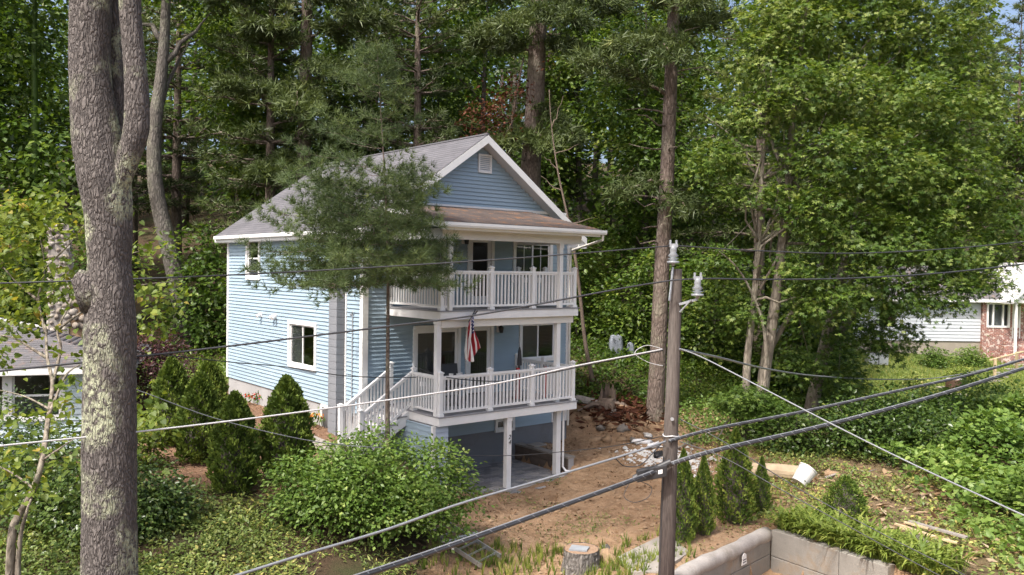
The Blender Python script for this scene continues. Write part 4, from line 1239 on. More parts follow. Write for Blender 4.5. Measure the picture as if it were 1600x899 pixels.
# thin dead sapling leaning beside the deck
b0 = ground_at(926, 600)
ds = empty('dead_sapling', tuple(b0), 'thin bare dead sapling leaning past the right end of the decks', 'tree')
pp = [at(x, y, b0[1] - .0) - b0 for x, y in ((928, 604), (915, 540), (905, 450), (897, 390), (885, 330), (872, 270), (862, 200), (858, 140))]
sm_b = MB().tube(smooth_path(pp, 3), [.085 - .0036 * i for i in range(22)], 7)
for (x, y), (x2, y2) in (((880, 300), (845, 275)), ((872, 265), (850, 245)), ((862, 200), (880, 150)), ((868, 240), (905, 225)), ((890, 350), (930, 340))):
    sm_b.tube(branch_path(at(x, y, b0[1]) - b0, at(x2, y2, b0[1]) - b0, rng, .2), [.03, .025, .02, .016, .01, .006], 5)
sm_b.build('trunk', M['deadwood'], ds, True)

# ------------------------------------------------------------------ the big maple on the right
mb0 = ground_at(1186, 690); md = mb0[1]
mp = empty('maple_tree', tuple(mb0), 'large bright green maple with several slender stems beside the lawn', 'tree')
tk = MB()
stems = [([(1170, 720), (1166, 640), (1168, 560), (1178, 470), (1185, 380), (1190, 280), (1196, 200), (1205, 110)], .15, 0), ([(1186, 690), (1188, 640), (1198, 560), (1212, 470), (1222, 380), (1232, 290), (1238, 190), (1250, 90), (1262, 0)], .23, .3),
         ([(1262, 700), (1268, 640), (1285, 560), (1305, 470), (1330, 380), (1350, 280), (1365, 180), (1380, 60)], .27, 2.6), ([(1196, 560), (1230, 500), (1275, 430), (1320, 330)], .1, .6), ([(1285, 560), (1350, 470), (1420, 380), (1470, 300)], .14, 2.8), ([(1192, 640), (1195, 520), (1160, 430), (1120, 390)], .07, -.3)]
for ps, r0, dz in stems:
    P = [at(x, y, md + dz) - mb0 for x, y in ps]
    if ps[0][1] > 680: P[0][2] -= .3
    Q = smooth_path(P, 4); tk.tube(Q, [r0 * (1 - .8 * i / (len(Q) - 1)) for i in range(len(Q))], 9)
blobs = []
for x, y, rr, dz in ((1190, 90, 1.5, 0), (1240, 40, 1.7, .6), (1310, 40, 1.9, 1.4), (1390, 40, 1.9, 2), (1470, 70, 1.8, 2.4), (1530, 130, 1.2, 2.6), (1180, 180, 1.1, -.3), (1260, 140, 1.6, -.4), (1330, 150, 1.8, .2), (1420, 160, 1.9, .8), (1500, 200, 1.6, 1.6),
                     (1290, 240, 1.5, -.8), (1370, 260, 1.8, -.3), (1450, 280, 1.8, .4), (1520, 300, 1.4, 1.2), (1120, 245, .8, -.5), (1150, 300, .6, -.6), (1280, 330, 1.2, -1), (1350, 360, 1.5, -.8), (1430, 370, 1.6, -.2), (1510, 390, 1.4, .6), (1560, 345, 1.0, .8),
                     (1330, 440, 1.2, -.8), (1400, 450, 1.3, -.4), (1470, 450, 1.2, .2), (1120, 400, .6, -.3), (1160, 480, .7, .2), (1290, 470, 1.0, -.6), (1540, 430, .8, .6), (1250, 420, .8, -.4), (1330, 520, 1.1, 1.2), (1390, 520, 1.0, .9), (1265, 560, .8, .8), (1310, 590, .9, 1.6),
                     (1370, -40, 2.2, 2), (1270, -40, 2, 1.2), (1460, -20, 2, 2.6), (1215, 300, .7, -.4), (1100, 180, .5, .2), (1200, 20, 1.1, .4)):
    c = at(x, y, md + dz) - mb0; blobs.append((c[0], c[1], c[2], rr * .95, rr * 1.0, rr * .62))
r = np.random.default_rng(8)
cl, out, idx = blob_clusters(blobs, 2700, r, .48)
for j in r.choice(len(blobs), 34, replace=False):
    c = np.array(blobs[j][:3]); k = R.randrange(3); ps, r0, dz = stems[k]; x, y = ps[R.randrange(3, len(ps) - 1)]
    tk.tube(branch_path(at(x, y, md + dz) - mb0, c, r, .2, 5, .05), [.05, .042, .034, .026, .018, .008], 5)
tk.build('trunk', M['trunkmaple'], mp, True)
pos, d, nrm, tint = sprays(cl, out, 25, .25, r, up=.75, droop=.35, flat=.22)
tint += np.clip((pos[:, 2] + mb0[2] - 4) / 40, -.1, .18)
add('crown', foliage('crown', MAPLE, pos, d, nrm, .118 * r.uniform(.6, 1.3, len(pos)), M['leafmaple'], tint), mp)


def bushy(name, label, cat, loc, blobs, ncl, per, leaf, spread, mat, tmpl=KITE, seed=1, stems=8, group=None, r0=.03, shell=.5, flat=.35, up=.9, stemmat='trunk'):
    r = np.random.default_rng(seed); e = empty(name, tuple(loc), label, cat, group)
    cl, out, idx = blob_clusters(blobs, ncl, r, shell)
    cl[:, 2] = np.maximum(cl[:, 2], .04)
    mb = MB()
    for j in r.choice(ncl, stems, replace=False):
        mb.tube(branch_path((r.normal() * .12, r.normal() * .12, -.15), cl[j], r, .25, 5, .05), [r0 * (1 - .8 * i / 5) for i in range(6)], 5)
    mb.build('stem', M[stemmat], e, True)
    q = sprays(cl, out, per, spread, r, flat=flat, up=up)
    add('foliage', foliage('foliage', tmpl, *q[:3], leaf * r.uniform(.7, 1.3, ncl * per), M[mat], q[3]), e)
    return e


# saplings right of the pole
b0 = ground_at(1168, 690); c0 = at(1175, 632, b0[1] - .6) - b0
bushy('maple_sapling', 'small bright sapling spreading its leaves in front of the maple stems', 'sapling', b0, [(c0[0] + a, c0[1] + b, c0[2] + c, q, q, q * .5) for a, b, c, q in ((-.45, 0, .1, .6), (.35, .1, .05, .7), (.9, 0, -.3, .5), (-.1, 0, .35, .5), (0, -.2, -.35, .5))], 190, 13, .10, .17, 'leafbush', MAPLE, 81, 9)

# ------------------------------------------------------------------ big forked trunk in the left foreground
DT = 10.5
b0 = at(171, 899, DT); b0[2] = float(hgt(b0[0], b0[1]))
ft = empty('forked_tree', tuple(b0), 'huge rough trunk with pale lichen that forks into upright stems', 'tree')
cw = [(171, 1010, 92), (171, 899, 86), (171, 800, 84), (171, 700, 83), (172, 600, 81), (173, 520, 80), (173, 470, 73), (171, 410, 66), (169, 340, 72), (162, 280, 82), (152, 220, 76), (144, 150, 66), (141, 100, 62), (141, 50, 62), (142, 0, 64), (146, -120, 58), (150, -260, 52), (155, -420, 44), (160, -600, 34)]


def rough_tube(path, radii, n, sub, seed, amp):
    P = smooth_path(path, sub); rr = np.interp(np.linspace(0, len(path) - 1, len(P)), range(len(path)), radii)
    V = []; r = np.random.default_rng(seed); ph = r.uniform(0, 6.28, 6)
    for i, (p, q) in enumerate(zip(P, rr)):
        for k in range(n):
            a = 2 * math.pi * k / n
            w = 1 + amp * (.45 * math.sin(3 * a + ph[0] + i * .05) + .35 * math.sin(7 * a + ph[1] - i * .08) + .35 * math.sin(i * .19 + ph[2] + 2 * a)) + r.normal(0, amp * .35)
            V.append((p.x + math.cos(a) * q * w, p.y + math.sin(a) * q * w, p.z))
    F = [(i * n + k, i * n + (k + 1) % n, (i + 1) * n + (k + 1) % n, (i + 1) * n + k) for i in range(len(P) - 1) for k in range(n)]
    return V, F


def trunk_part(name, cw, depth, seed, n=72, sub=14, amp=.028):
    V, F = rough_tube([Vector(at(x, y, depth) - b0) for x, y, w in cw], [w * .95 * depth / FOC / 2 for x, y, w in cw], n, sub, seed, amp)
    return add(name, np_mesh(name, V, F, M['trunkbig'], smooth=True), ft)


trunk_part('trunk', cw, DT, 3)
trunk_part('fork_stem', [(176, 330, 24), (188, 285, 34), (203, 238, 40), (213, 200, 40), (213, 130, 36), (207, 60, 34), (203, 0, 34), (204, -120, 32), (215, -300, 28), (225, -500, 20)], DT - .05, 4, 40, 10)
trunk_part('fork_stem', [(178, 330, 30), (182, 250, 30), (182, 180, 28), (180, 100, 24), (176, 0, 24), (180, -150, 22), (190, -400, 16)], DT + .38, 5, 36, 10)
knot = MB().tube([at(150, 480, DT - .05) - b0, at(140, 452, DT - .12) - b0, at(126, 436, DT - .15) - b0, at(119, 432, DT - .16) - b0], [.20, .17, .12, .10], 12, jit=.08)
knot.build('branch_stub', M['trunkbig'], ft, True)
r = np.random.default_rng(91)
cl, out, _ = blob_clusters([(a, b, z, 2.8, 2.8, 1.6) for a, b, z in ((0, 0, 21), (1.5, -1.5, 19.5), (-2, -1, 20), (0, 2, 23), (1, 0, 25))], 420, r, .3)
q = sprays(cl, out, 8, .4, r)
add('crown', foliage('crown', TUFT2, q[0], q[1], q[2], .4, M['needle'], q[3]), ft)

# ------------------------------------------------------------------ redbud in front of the pale blue house
DB = 12.6
b0 = at(28, 899, DB); b0[2] = float(hgt(b0[0], b0[1]))
rb = empty('redbud_tree', tuple(b0), 'slender crooked tree with large heart shaped yellow green leaves beside the forked trunk', 'tree')
rb_m = MB(); ends = []
for pts, r0 in (([(14, 1000), (16, 899), (20, 830), (30, 805), (50, 770), (66, 720), (76, 650), (82, 600), (74, 560), (72, 520)], .075), ([(30, 1000), (28, 899), (32, 840), (42, 800), (54, 765)], .055), ([(76, 650), (88, 620), (104, 585), (125, 570)], .03), ([(82, 600), (95, 545), (90, 515), (112, 470), (120, 430)], .03),
                ([(74, 560), (50, 545), (20, 528), (-20, 522)], .03), ([(72, 520), (60, 470), (70, 420), (60, 360)], .032), ([(66, 720), (95, 700), (125, 680)], .022), ([(60, 470), (25, 440), (-10, 400)], .025), ([(90, 515), (140, 480), (200, 450), (270, 440)], .025), ([(70, 420), (110, 380), (140, 340)], .02),
                ([(54, 765), (20, 740), (-20, 720)], .022), ([(78, 640), (40, 620), (0, 610)], .02), ([(140, 480), (180, 410), (230, 390)], .018)):
    P = [at(x, y, DB + np.clip((720 - y) / 130, 0, 2.2) + rng.uniform(-.15, .15) * (i > 2)) - b0 for i, (x, y) in enumerate(pts)]; Q = smooth_path(P, 4)
    rb_m.tube(Q, [max(.006, r0 * (1 - .75 * i / (len(Q) - 1))) for i in range(len(Q))], 7)
rb_m.build('trunk', M['trunkmaple'], rb, True)
cl = []
for x, y, n, sx, sy in ((60, 330, 34, 60, 30), (20, 370, 44, 40, 40), (110, 330, 26, 45, 40), (60, 430, 40, 60, 35), (10, 470, 30, 40, 30), (100, 450, 18, 35, 35), (215, 390, 16, 35, 40), (245, 460, 18, 35, 22), (225, 500, 9, 25, 20), (30, 500, 14, 50, 18), (0, 540, 9, 30, 30), (90, 560, 5, 50, 40), (20, 640, 8, 40, 30), (110, 640, 8, 25, 40), (30, 720, 14, 45, 30), (115, 600, 6, 25, 30), (225, 640, 16, 20, 30), (20, 780, 12, 40, 20), (100, 720, 7, 35, 25), (35, 320, 14, 50, 20)):
    for _ in range(n):
        cl.append(at(x + rng.normal() * sx * .6, y + rng.normal() * sy * .6, DB + np.clip((720 - y) / 130, 0, 2.2) + rng.normal() * .5) - b0)
cl = np.array(cl); q = sprays(cl, unit(rng.normal(size=cl.shape) + [0, -1, .3]), 9, .15, rng, up=.6, droop=.5)
add('crown', foliage('crown', HEART, *q[:3], .098 * rng.uniform(.7, 1.3, len(q[0])), M['leafred'], q[3]), rb)

# ------------------------------------------------------------------ young white pine in front of the house
DP = 18.6
b0 = at(612, 760, DP); b0[2] = float(hgt(b0[0], b0[1]))
topz = at(592, 62, DP)
wp = empty('white_pine', tuple(b0), 'young white pine with soft needles growing in front of the blue house', 'tree')
hP = topz[2] - b0[2]


def pprof(t, a):
    left = .5 - .5 * math.cos(a)                     # longer towards -x
    L = (2.9 * (1 - t) ** .95 + .12) * (.60 + .55 * left)
    return L


tm, cm = pine_mesh(hP, 17, hP * .47, pprof, M['needle2'], TUFT, .20, .062, whorl=.20, per=8, step=.07, lean=(topz[0] - b0[0], 0), droop=.07, keep=lambda z, a, r: r.random() < (1.0 if z < hP * .67 else .34), side=.85)
add('trunk', tm, wp); add('crown', cm, wp)


# ------------------------------------------------------------------ arborvitae
def arb_mesh(hh, rad, seed, mat, n=5200, leaf=.075, pointy=1.0):
    r = np.random.default_rng(seed)
    t = r.random(n) ** .9; a = r.uniform(0, 6.283, n)
    prof = np.where(t < .28, .78 + .22 * np.sin(t / .28 * math.pi / 2), np.cos((t - .28) / .72 * math.pi / 2) ** pointy)
    lump = 1 + .11 * np.sin(a * 5 + t * 17) + .09 * np.sin(a * 9 - t * 31 + seed) + .07 * np.sin(a * 3 + 40 * t) + .10 * (r.random(n) < .06)
    q = rad * prof * lump * (1 - .28 * r.random(n) ** 2)
    pos = np.stack([np.cos(a) * q, np.sin(a) * q, t * hh * (1 + r.normal(0, .008, n)) + .03], -1)
    o = np.stack([np.cos(a), np.sin(a), 0 * a], -1)
    d = o * .55 + np.array([0, 0, .8]) + r.normal(size=(n, 3)) * .35
    nr = np.stack([-np.sin(a), np.cos(a), 0 * a], -1) * np.sign(r.normal(size=(n, 1))) * .6 + o * .7 + r.normal(size=(n, 3)) * .4
    tint = .45 + .25 * np.sin(a * 5 + t * 17) + r.normal(0, .16, n) + .1 * (q / rad > .9)
    f = foliage('foliage', KITE, pos, d, nr, leaf * r.uniform(.7, 1.4, n), M[mat], tint)
    core = MB().tube([(0, 0, -.15), (0, 0, .05), (0, 0, hh * .25), (0, 0, hh * .6), (0, 0, hh * .93)], [.05, rad * .45, rad * .70, rad * .52, .03], 12, jit=.06)
    return core.mesh('inner_twigs', M['leafarb'] if False else M['trunk'], True), f


ARB = [arb_mesh(2.0, .47, 1, 'leafarb', 8000, .08, .74), arb_mesh(2.0, .48, 2, 'leafarb', 8000, .08, .68)]
for (px, py, dpth, s, lb, k) in ((268, 702, 20.4, 1.03, 'dark arborvitae in the row of three, beside the purple leaved shrub', 0), (312, 728, 18.9, .98, 'dark arborvitae in the middle of the row of three', 1), (366, 765, 17.2, .98, 'dark arborvitae ending the row of three nearest the lone one', 0), (447, 752, 17.9, 1.06, 'dark arborvitae standing alone by the chimney, next to the broad green bush', 1)):
    p = at(px, py, dpth); p = gpt(p[0], p[1])
    e = empty('arborvitae', p, lb, 'arborvitae', 'arborvitae beside the side wall', rz=px * .1); e.scale = (s, s, s)
    add('inner_twigs', ARB[k][0], e); add('foliage', ARB[k][1], e)
b0 = at(326, 690, 21.2); p = gpt(b0[0], b0[1])
e = empty('arborvitae', p, 'dark arborvitae half hidden behind the row of three', 'arborvitae', 'arborvitae beside the side wall'); e.scale = (.95, .95, .98); add('inner_twigs', ARB[1][0], e); add('foliage', ARB[1][1], e)
YARB = arb_mesh(1.7, .34, 5, 'leafarb2', 4800, .06, 1.0)
for (px, py, h_, lb) in ((1066, 848, 1.78, 'young slim arborvitae partly hidden by the utility pole'), (1098, 835, 1.55, 'young slim arborvitae second from the utility pole'), (1147, 818, 1.95, 'tallest young arborvitae, third from the utility pole'), (1189, 804, 1.25, 'short young arborvitae at the end of the row above the wall corner')):
    p = ground_at(px, py); e = empty('young_arborvitae', tuple(p), lb, 'arborvitae', 'young arborvitae above the retaining wall', rz=px); s = h_ / 1.7; e.scale = (s * (1.0 if h_ > 1.9 else .74),) * 2 + (s,)
    add('inner_twigs', YARB[0], e); add('foliage', YARB[1], e)
p = ground_at(1320, 818)
e = empty('dwarf_spruce', tuple(p), 'small rounded dwarf conifer above the retaining wall', 'shrub')
dsm = arb_mesh(.95, .43, 9, 'leafarb2', 4000, .05, .8); add('inner_twigs', dsm[0], e); add('foliage', dsm[1], e)

# ------------------------------------------------------------------ shrubs near the house
p = gpt(-2.72, 16.4)
bushy('broad_bush', 'broad dense bright green bush in front of the deck stairs', 'bush', p,
      [(-.85, .1, 1.02, 1.15, 1.1, .75), (.2, .2, 1.2, 1.2, 1.1, .75), (1.0, .3, 1.0, 1.0, 1.0, .7), (-.4, -.5, .75, 1.2, .8, .55), (.7, -.4, .6, 1.1, .8, .5), (-1.3, 0, .7, .62, .9, .5), (1.65, .4, .7, .45, .6, .35), (-.2, .2, 1.5, .8, .8, .36), (1.5, -.1, .25, .5, .5, .3), (1.25, .35, 1.35, .62, .6, .4)] + [(1.6 * math.cos(k * 2.4) * (.3 + .7 * ((k * 37) % 10) / 10), -.1 + .8 * math.sin(k * 2.4), .45 + 1.3 * ((k * 53) % 11) / 11 * (1 - .35 * abs(math.cos(k * 2.4))), .42, .42, .26) for k in range(22)], 1700, 14, .09, .14, 'leafbush', seed=101, stems=40, r0=.035, shell=.55, flat=.3)
p = at(243, 650, 22.0); p = gpt(p[0], p[1])
bushy('purple_shrub', 'purple leaved shrub behind the row of arborvitae', 'shrub', p, [(-.2, 0, 1.1, .95, .8, .8), (.35, .1, 1.7, .8, .7, .7), (-.4, 0, 2.0, .8, .6, .6), (.1, 0, 2.4, .55, .5, .4)], 480, 13, .085, .16, 'leafpurple', seed=102)
for (px, py, dp_, sc, lb, sd) in ((70, 860, 15.5, 1.05, 'dark evergreen shrub under the windows of the pale blue house', 103), (165, 840, 15.0, .95, 'dark evergreen shrub behind the forked trunk', 104), (238, 800, 15.6, .62, 'low dark evergreen shrub showing to the right of the forked trunk', 105), (10, 800, 17, 1.2, 'dark evergreen shrub against the wall of the pale blue house', 106)):
    p = at(px, py, dp_); p = gpt(p[0], p[1])
    bushy('evergreen_shrub', lb, 'shrub', p, [(a * sc, b * sc, c * sc, q * sc, q * sc, q * .75 * sc) for a, b, c, q in ((-.4, 0, .7, .9), (.5, .1, .6, .85), (0, 0, 1.2, .8), (.1, -.4, .4, .8))], 430, 13, .085, .15, 'leafdark', seed=sd, group='evergreen shrubs by the pale blue house')
for (px, py, sc, lb, sd) in ((228, 655, .8, 'yellow green shrub between the forked trunk and the arborvitae', 107), (225, 560, .9, 'green shrub behind the forked trunk at the lawn edge', 108)):
    p = at(px, py + 40, 18.5 if sd == 107 else 27); p = gpt(p[0], p[1])
    bushy('garden_shrub', lb, 'shrub', p, [(-.3 * sc, 0, .6 * sc, .7 * sc, .6 * sc, .5 * sc), (.2 * sc, 0, 1.1 * sc, .5 * sc, .5 * sc, .5 * sc)], 130, 12, .1, .17, 'leafred' if sd == 107 else 'leafbush', seed=sd)
# orange and red flowers along the foundation
for (px, py, col, lb) in ((398, 633, (.55, .04, .02), 'red flowering plant at the foot of the side wall'), (488, 668, (.75, .22, .02), 'orange flowers beside the basement window')):
    p = ground_at(px, py); e = empty('flowering_plant', tuple(p), lb, 'flowers')
    n = 60; pos = rng.normal(0, .2, (n, 3)) * [1, 1, .4] + [0, 0, .16]; add('foliage', foliage('foliage', LANCE, pos, rng.normal(size=(n, 3)) + [0, 0, 1.2], rng.normal(size=(n, 3)), .2, M['leafbush']), e)
    n = 40; pos = rng.normal(0, .18, (n, 3)) * [1, 1, .3] + [0, 0, .28]; add('blossom', foliage('blossom', HEART, pos, rng.normal(size=(n, 3)), rng.normal(size=(n, 3)) + [0, 0, 1], .07, pm('petal_%d' % px, col, .2, 5, .7)), e)

# ------------------------------------------------------------------ retaining wall
def ground_poly(p, z): return (p[0], p[1], z)


rw = empty('retaining_wall', (WC[0], WC[1], -.55), 'L shaped grey concrete retaining wall below the young arborvitae', 'wall')
rwm = pm('stained_concrete', (.235, .22, .195), .22, 1.4, .9, .35, dirt=(.24, .16, .085, .8))


def wall_panels(D, N, Ln, z1, name, rows):
    """panels along direction D from the corner, face normal N towards the sunken side"""
    for (h0, h1) in rows:
        L0 = 0.0
        while L0 < Ln - .01:
            L1 = min(L0 + 1.6, Ln); g = .006
            a, b = D * (L0 + g) , D * (L1 - g)
            c = [(*(a), h0 + g), (*(b), h0 + g), (*(b - N * .24), h0 + g), (*(a - N * .24), h0 + g)]
            t = [(p[0], p[1], h1 - g) for p in c]
            MB().hexa(c, t).build('panel', rwm, rw, bevel=.012)
            L0 = L1


LN = np.array([-LD[1], LD[0]]); LN = LN if LN @ RD > 0 else -LN
RN = np.array([-RD[1], RD[0]]); RN = RN if RN @ LD > 0 else -RN
wall_panels(LD, LN, 6.4, .3, 'left', [(-.3, .34), (.34, .70)])
wall_panels(RD, RN, 2.62, .3, 'right', [(-.3, .30), (.30, .86)])
cp = MB(); c0 = -LN * .12
cp.tube([Vector((*(c0 + LD * t), .72 + .012 * math.sin(t * 3))) for t in np.arange(-.05, 6.4, .25)], [.155 + .012 * math.sin(k * 2.1) for k in range(len(np.arange(-.05, 6.4, .25)))], 14, jit=.025).build('rounded_cap', M['cap'], rw, True)
MB().hexa([(*(RD * .2 + RN * .012), .05), (*(RD * .2 + RN * .002), .05), (*(RD * .2 + RN * .002), .1), (*(RD * .2 + RN * .012), .1)], [(*(RD * .21 + RN * .012), .05), (*(RD * .21 + RN * .002), .05), (*(RD * .21 + RN * .002), .1), (*(RD * .21 + RN * .012), .1)]).build('form_mark', rwm, rw)
# white tag hanging on the wall
q = WC + LD * 1.28 + LN * .06
sg = empty('wall_tag', (q[0], q[1], -.10), 'small white house shaped tag hanging on the retaining wall', 'sign', rz=math.atan2(LD[1], LD[0]))
tg = MB(); pts = [(-.10, 0), (.10, 0), (.075, .19), (0, .23), (-.075, .19)]
tg.v += [(x, y, z) for y in (-.006, .006) for x, z in pts]; tg.f += [tuple(range(5)), tuple(range(5, 10))[::-1]] + [(i, i + 5, (i + 1) % 5 + 5, (i + 1) % 5) for i in range(5)]
tg.build('plate', M['white'], sg)
ss = -1 if (np.array([math.sin(math.atan2(LD[1], LD[0])), -math.cos(math.atan2(LD[1], LD[0]))]) @ LN) > 0 else 1
for k in range(2): MB().box(-.07, .07, ss * .008 - .001, ss * .008 + .001, .04 + k * .05, .06 + k * .05).build('printed_line', M['screen'], sg)
# millstone-like round slab in the sunken corner
p = ground_at(1282, 893); p[2] = -.55
tag(MB().tube([(0, 0, -.1), (0, 0, .10), (0, 0, .12)], [.36, .36, .33], 28).build('round_slab', pm('sandstone', (.50, .40, .26), .15, 4, .9, .3), None, loc=tuple(p)), 'round tan stone slab lying in the corner of the retaining wall', 'slab')

# worn concrete pad by the pole
pads = [gpt(*ground_at(x, y)[:2]) for x, y in ((965, 875), (1040, 838), (1078, 868), (1030, 899), (985, 899))]
pc = np.mean(pads, axis=0)
mb = MB(); top = [(q[0], q[1], q[2] + .05) for q in pads]; bot = [(q[0], q[1], q[2] - .25) for q in pads]
mb.v += bot + top; n5 = len(pads)
mb.f += [tuple(range(n5, 2 * n5))[::-1], tuple(range(n5))] + [(i, (i + 1) % n5, (i + 1) % n5 + n5, i + n5) for i in range(n5)]
tag(mb.build('concrete_pad', M['pad'], None), kind='structure')
# walkway beside the side wall
wk = MB()
for k, (x0, y0, x1, y1) in enumerate(((-1.0, 9.6, -.55, 8.2), (-1.5, 2.2, -.9, .9), (-1.6, .8, -.95, -.4), (-1.6, -.5, -.95, -1.6))):
    a = [hw(x0, y0), hw(x1, y0), hw(x1, y1), hw(x0, y1)]
    zz = [float(hgt(p[0], p[1])) for p in a]
    wk.hexa([(p[0], p[1], z - .1) for p, z in zip(a, zz)][::-1], [(p[0], p[1], z + .045) for p, z in zip(a, zz)][::-1])
tag(wk.build('walkway', M['pad'], None), kind='structure')

# ------------------------------------------------------------------ utility pole and cables
PT, PB = at(1057, 421, 14.0), at(1041, 899, 13.95)
dirp = (PB - PT) / (PT[2] - PB[2])
PBASE = PT + dirp * (PT[2] + .58); PBASE[2] = -.58
up_ = empty('utility_pole', tuple(PBASE), 'weathered wooden utility pole carrying insulators and cables', 'pole')
rel = lambda p: tuple(np.asarray(p) - PBASE)
V, F = rough_tube([Vector(rel(PBASE - np.array([0, 0, .4]))), Vector(rel(PBASE + (PT - PBASE) * .33)), Vector(rel(PBASE + (PT - PBASE) * .66)), Vector(rel(PT))], [.142, .132, .115, .094], 28, 30, 6, .018)
nv = len(V); F4 = F
pme = np_mesh('shaft', V, F4, M['pole'], smooth=True)
add('shaft', pme, up_)
MB().tube([rel(PT - np.array([0, 0, .02])), rel(PT + np.array([0, 0, .004]))], [.092, .088], 20).build('pole_top', M['woodgrey'], up_)
pole_at = lambda z: PBASE + (PT - PBASE) * ((z - PBASE[2]) / (PT[2] - PBASE[2]))


def insulator(p, name='insulator'):
    p = Vector(rel(p)); i = MB()
    i.tube([p + Vector((0, 0, z)) for z in (-.20, -.16, -.155, -.12, -.11, -.075, -.07, -.03, .02, .05, .10, .14)], [.03, .03, .105, .10, .04, .10, .04, .092, .05, .06, .055, .04], 16)
    o = i.build(name, M['porcelain'], up_, True)
    MB().box(p.x - .07, p.x + .07, p.y - .03, p.y + .03, p.z + .11, p.z + .17).tube([p + Vector((-.05, 0, .16)), p + Vector((-.05, 0, .23))], .018, 6).tube([p + Vector((.05, 0, .16)), p + Vector((.05, 0, .23))], .018, 6).build('clamp', M['galv'], o)


iA, iB = at(1052, 397, 13.9), at(1090, 448, 13.75)
insulator(iA); insulator(iB)
MB().bar(rel(iA - np.array([0, 0, .22])), rel(at(1046, 470, 13.86)), .03, .02).build('insulator_bracket', M['galv'], up_)
MB().bar(rel(pole_at(5.15) + np.array([.05, -.1, 0])), rel(iB - np.array([0, 0, .21])), .05, .04).bar(rel(pole_at(5.02) + np.array([.06, -.1, 0])), rel(iB - np.array([.1, 0, .22])), .03, .02).build('side_bracket', M['galv'], up_)
tbx = at(1018, 738, 13.7)
MB().hexa([rel(tbx + np.array(v)) for v in ((-.24, -.05, -.17), (.25, -.05, -.06), (.25, .08, -.06), (-.24, .08, -.17))], [rel(tbx + np.array(v)) for v in ((-.24, -.05, .03), (.25, -.05, .14), (.25, .08, .14), (-.24, .08, .03))]).build('terminal_box', M['blackplastic'], up_, bevel=.015)
MB().hexa([rel(tbx + np.array(v)) for v in ((.1, -.056, -.02), (.17, -.056, -.005), (.17, -.052, -.005), (.1, -.052, -.02))], [rel(tbx + np.array(v)) for v in ((.1, -.056, .045), (.17, -.056, .06), (.17, -.052, .06), (.1, -.052, .045))]).build('label_plate', M['white'], up_)
MB().tube([rel(at(990, 748, 13.72)), rel(at(1048, 722, 13.72))], .055, 12).build('splice_closure', M['blackplastic'], up_)
for (x, y, s) in ((1060, 350, 1), (1056, 640, 1)):
    pass
MB().tube([rel(pole_at(3.25) + np.array([-.02, -.15, 0])), rel(pole_at(3.25) + np.array([-.02, -.17, 0]))], .03, 8).build('bolt', M['galv'], up_)
MB().tube([rel(pole_at(2.95) + np.array([.13 * math.cos(a), .13 * math.sin(a), .01 * math.sin(3 * a)])) for a in np.linspace(0, 6.2, 18)], .012, 5).build('wire_band', M['cablewhite'], up_)
MB().tube([rel(pole_at(z) + np.array([-.12, -.06, 0])) for z in (2.6, 1.5, .2, -.5)], .01, 5).build('ground_wire', M['cable'], up_)


def cable(name, pts, rad, mat, label, wrap=False):
    P = [at(*p) for p in pts]; o0 = P[len(P) // 2]
    Q = smooth_path([Vector(p - o0) for p in P], 14)
    mb = MB().tube(Q, rad, 7)
    o = mb.build(name, M[mat], None, True, loc=tuple(o0)); tag(o, label, 'cable')
    if wrap:                                            # lashing wire spiralling round the bundle
        L = MB(); pts2 = []
        tot = 0; prev = Q[0]
        for i, q in enumerate(Q[:-1]):
            d = (Q[i + 1] - q)
            for k in range(6):
                p = q + d * (k / 6); tot = (i * 6 + k) * .55
                pts2.append(p + Vector((0, math.cos(tot), math.sin(tot))) * (rad + .004))
        L.tube(pts2, rad * .22, 4); L.build('lashing_wire', M['cablegrey'], o)
        MB().tube([q + Vector((0, 0, rad * 1.25)) for q in Q], rad * .4, 6).build('messenger_strand', M['cablegrey'], o, True)
    return o


cable('overhead_cable', [(-40, 445, 10.6), (0, 443, 10.8), (360, 430, 11.9), (745, 408, 13), (1030, 386, 13.86), (1052, 384, 13.9), (1180, 392, 14.3), (1330, 396, 14.9), (1480, 389, 15.6), (1640, 374, 16.4)], .011, 'cable', 'thin dark cable held by the topmost insulator of the pole')
cable('overhead_cable', [(-40, 584, 9.9), (0, 580, 10.1), (300, 548, 11.1), (600, 511, 12.2), (760, 490, 12.8), (1000, 446, 13.6), (1090, 436, 13.75), (1200, 437, 14.2), (1330, 435, 14.8), (1480, 426, 15.5), (1640, 408, 16.3)], .014, 'cable', 'dark cable held by the side bracket insulator of the pole')
cable('overhead_cable', [(-40, 703, 9.6), (0, 697, 9.7), (250, 671, 10.7), (500, 640, 11.7), (760, 602, 12.7), (900, 572, 13.3), (1035, 546, 13.86)], .012, 'cablewhite', 'white cable running from the pole across the stair railing and forked trunk')
cable('overhead_cable', [(340, 909, 9.2), (470, 868, 9.9), (600, 829, 10.7), (720, 787, 11.5), (850, 749, 12.4), (980, 710, 13.3), (1040, 690, 13.8)], .018, 'cablegrey', 'pale grey cable sloping down from the pole above the ladder', False)
cable('overhead_cable', [(1045, 690, 13.8), (1120, 670, 14.2), (1250, 645, 15), (1400, 612, 16), (1520, 585, 17), (1640, 550, 18)], .021, 'cable', 'dark lashed cable from the pole rising past the lawn', True)
cable('overhead_cable', [(540, 909, 9.4), (680, 862, 10.5), (840, 805, 11.9), (1000, 747, 13.5), (1060, 722, 13.75), (1130, 702, 14.0), (1250, 675, 14.8), (1380, 642, 15.6), (1500, 608, 16.6), (1640, 563, 17.8)], .029, 'cable', 'thick black lashed cable bundle that crosses the pole at the terminal box', True)
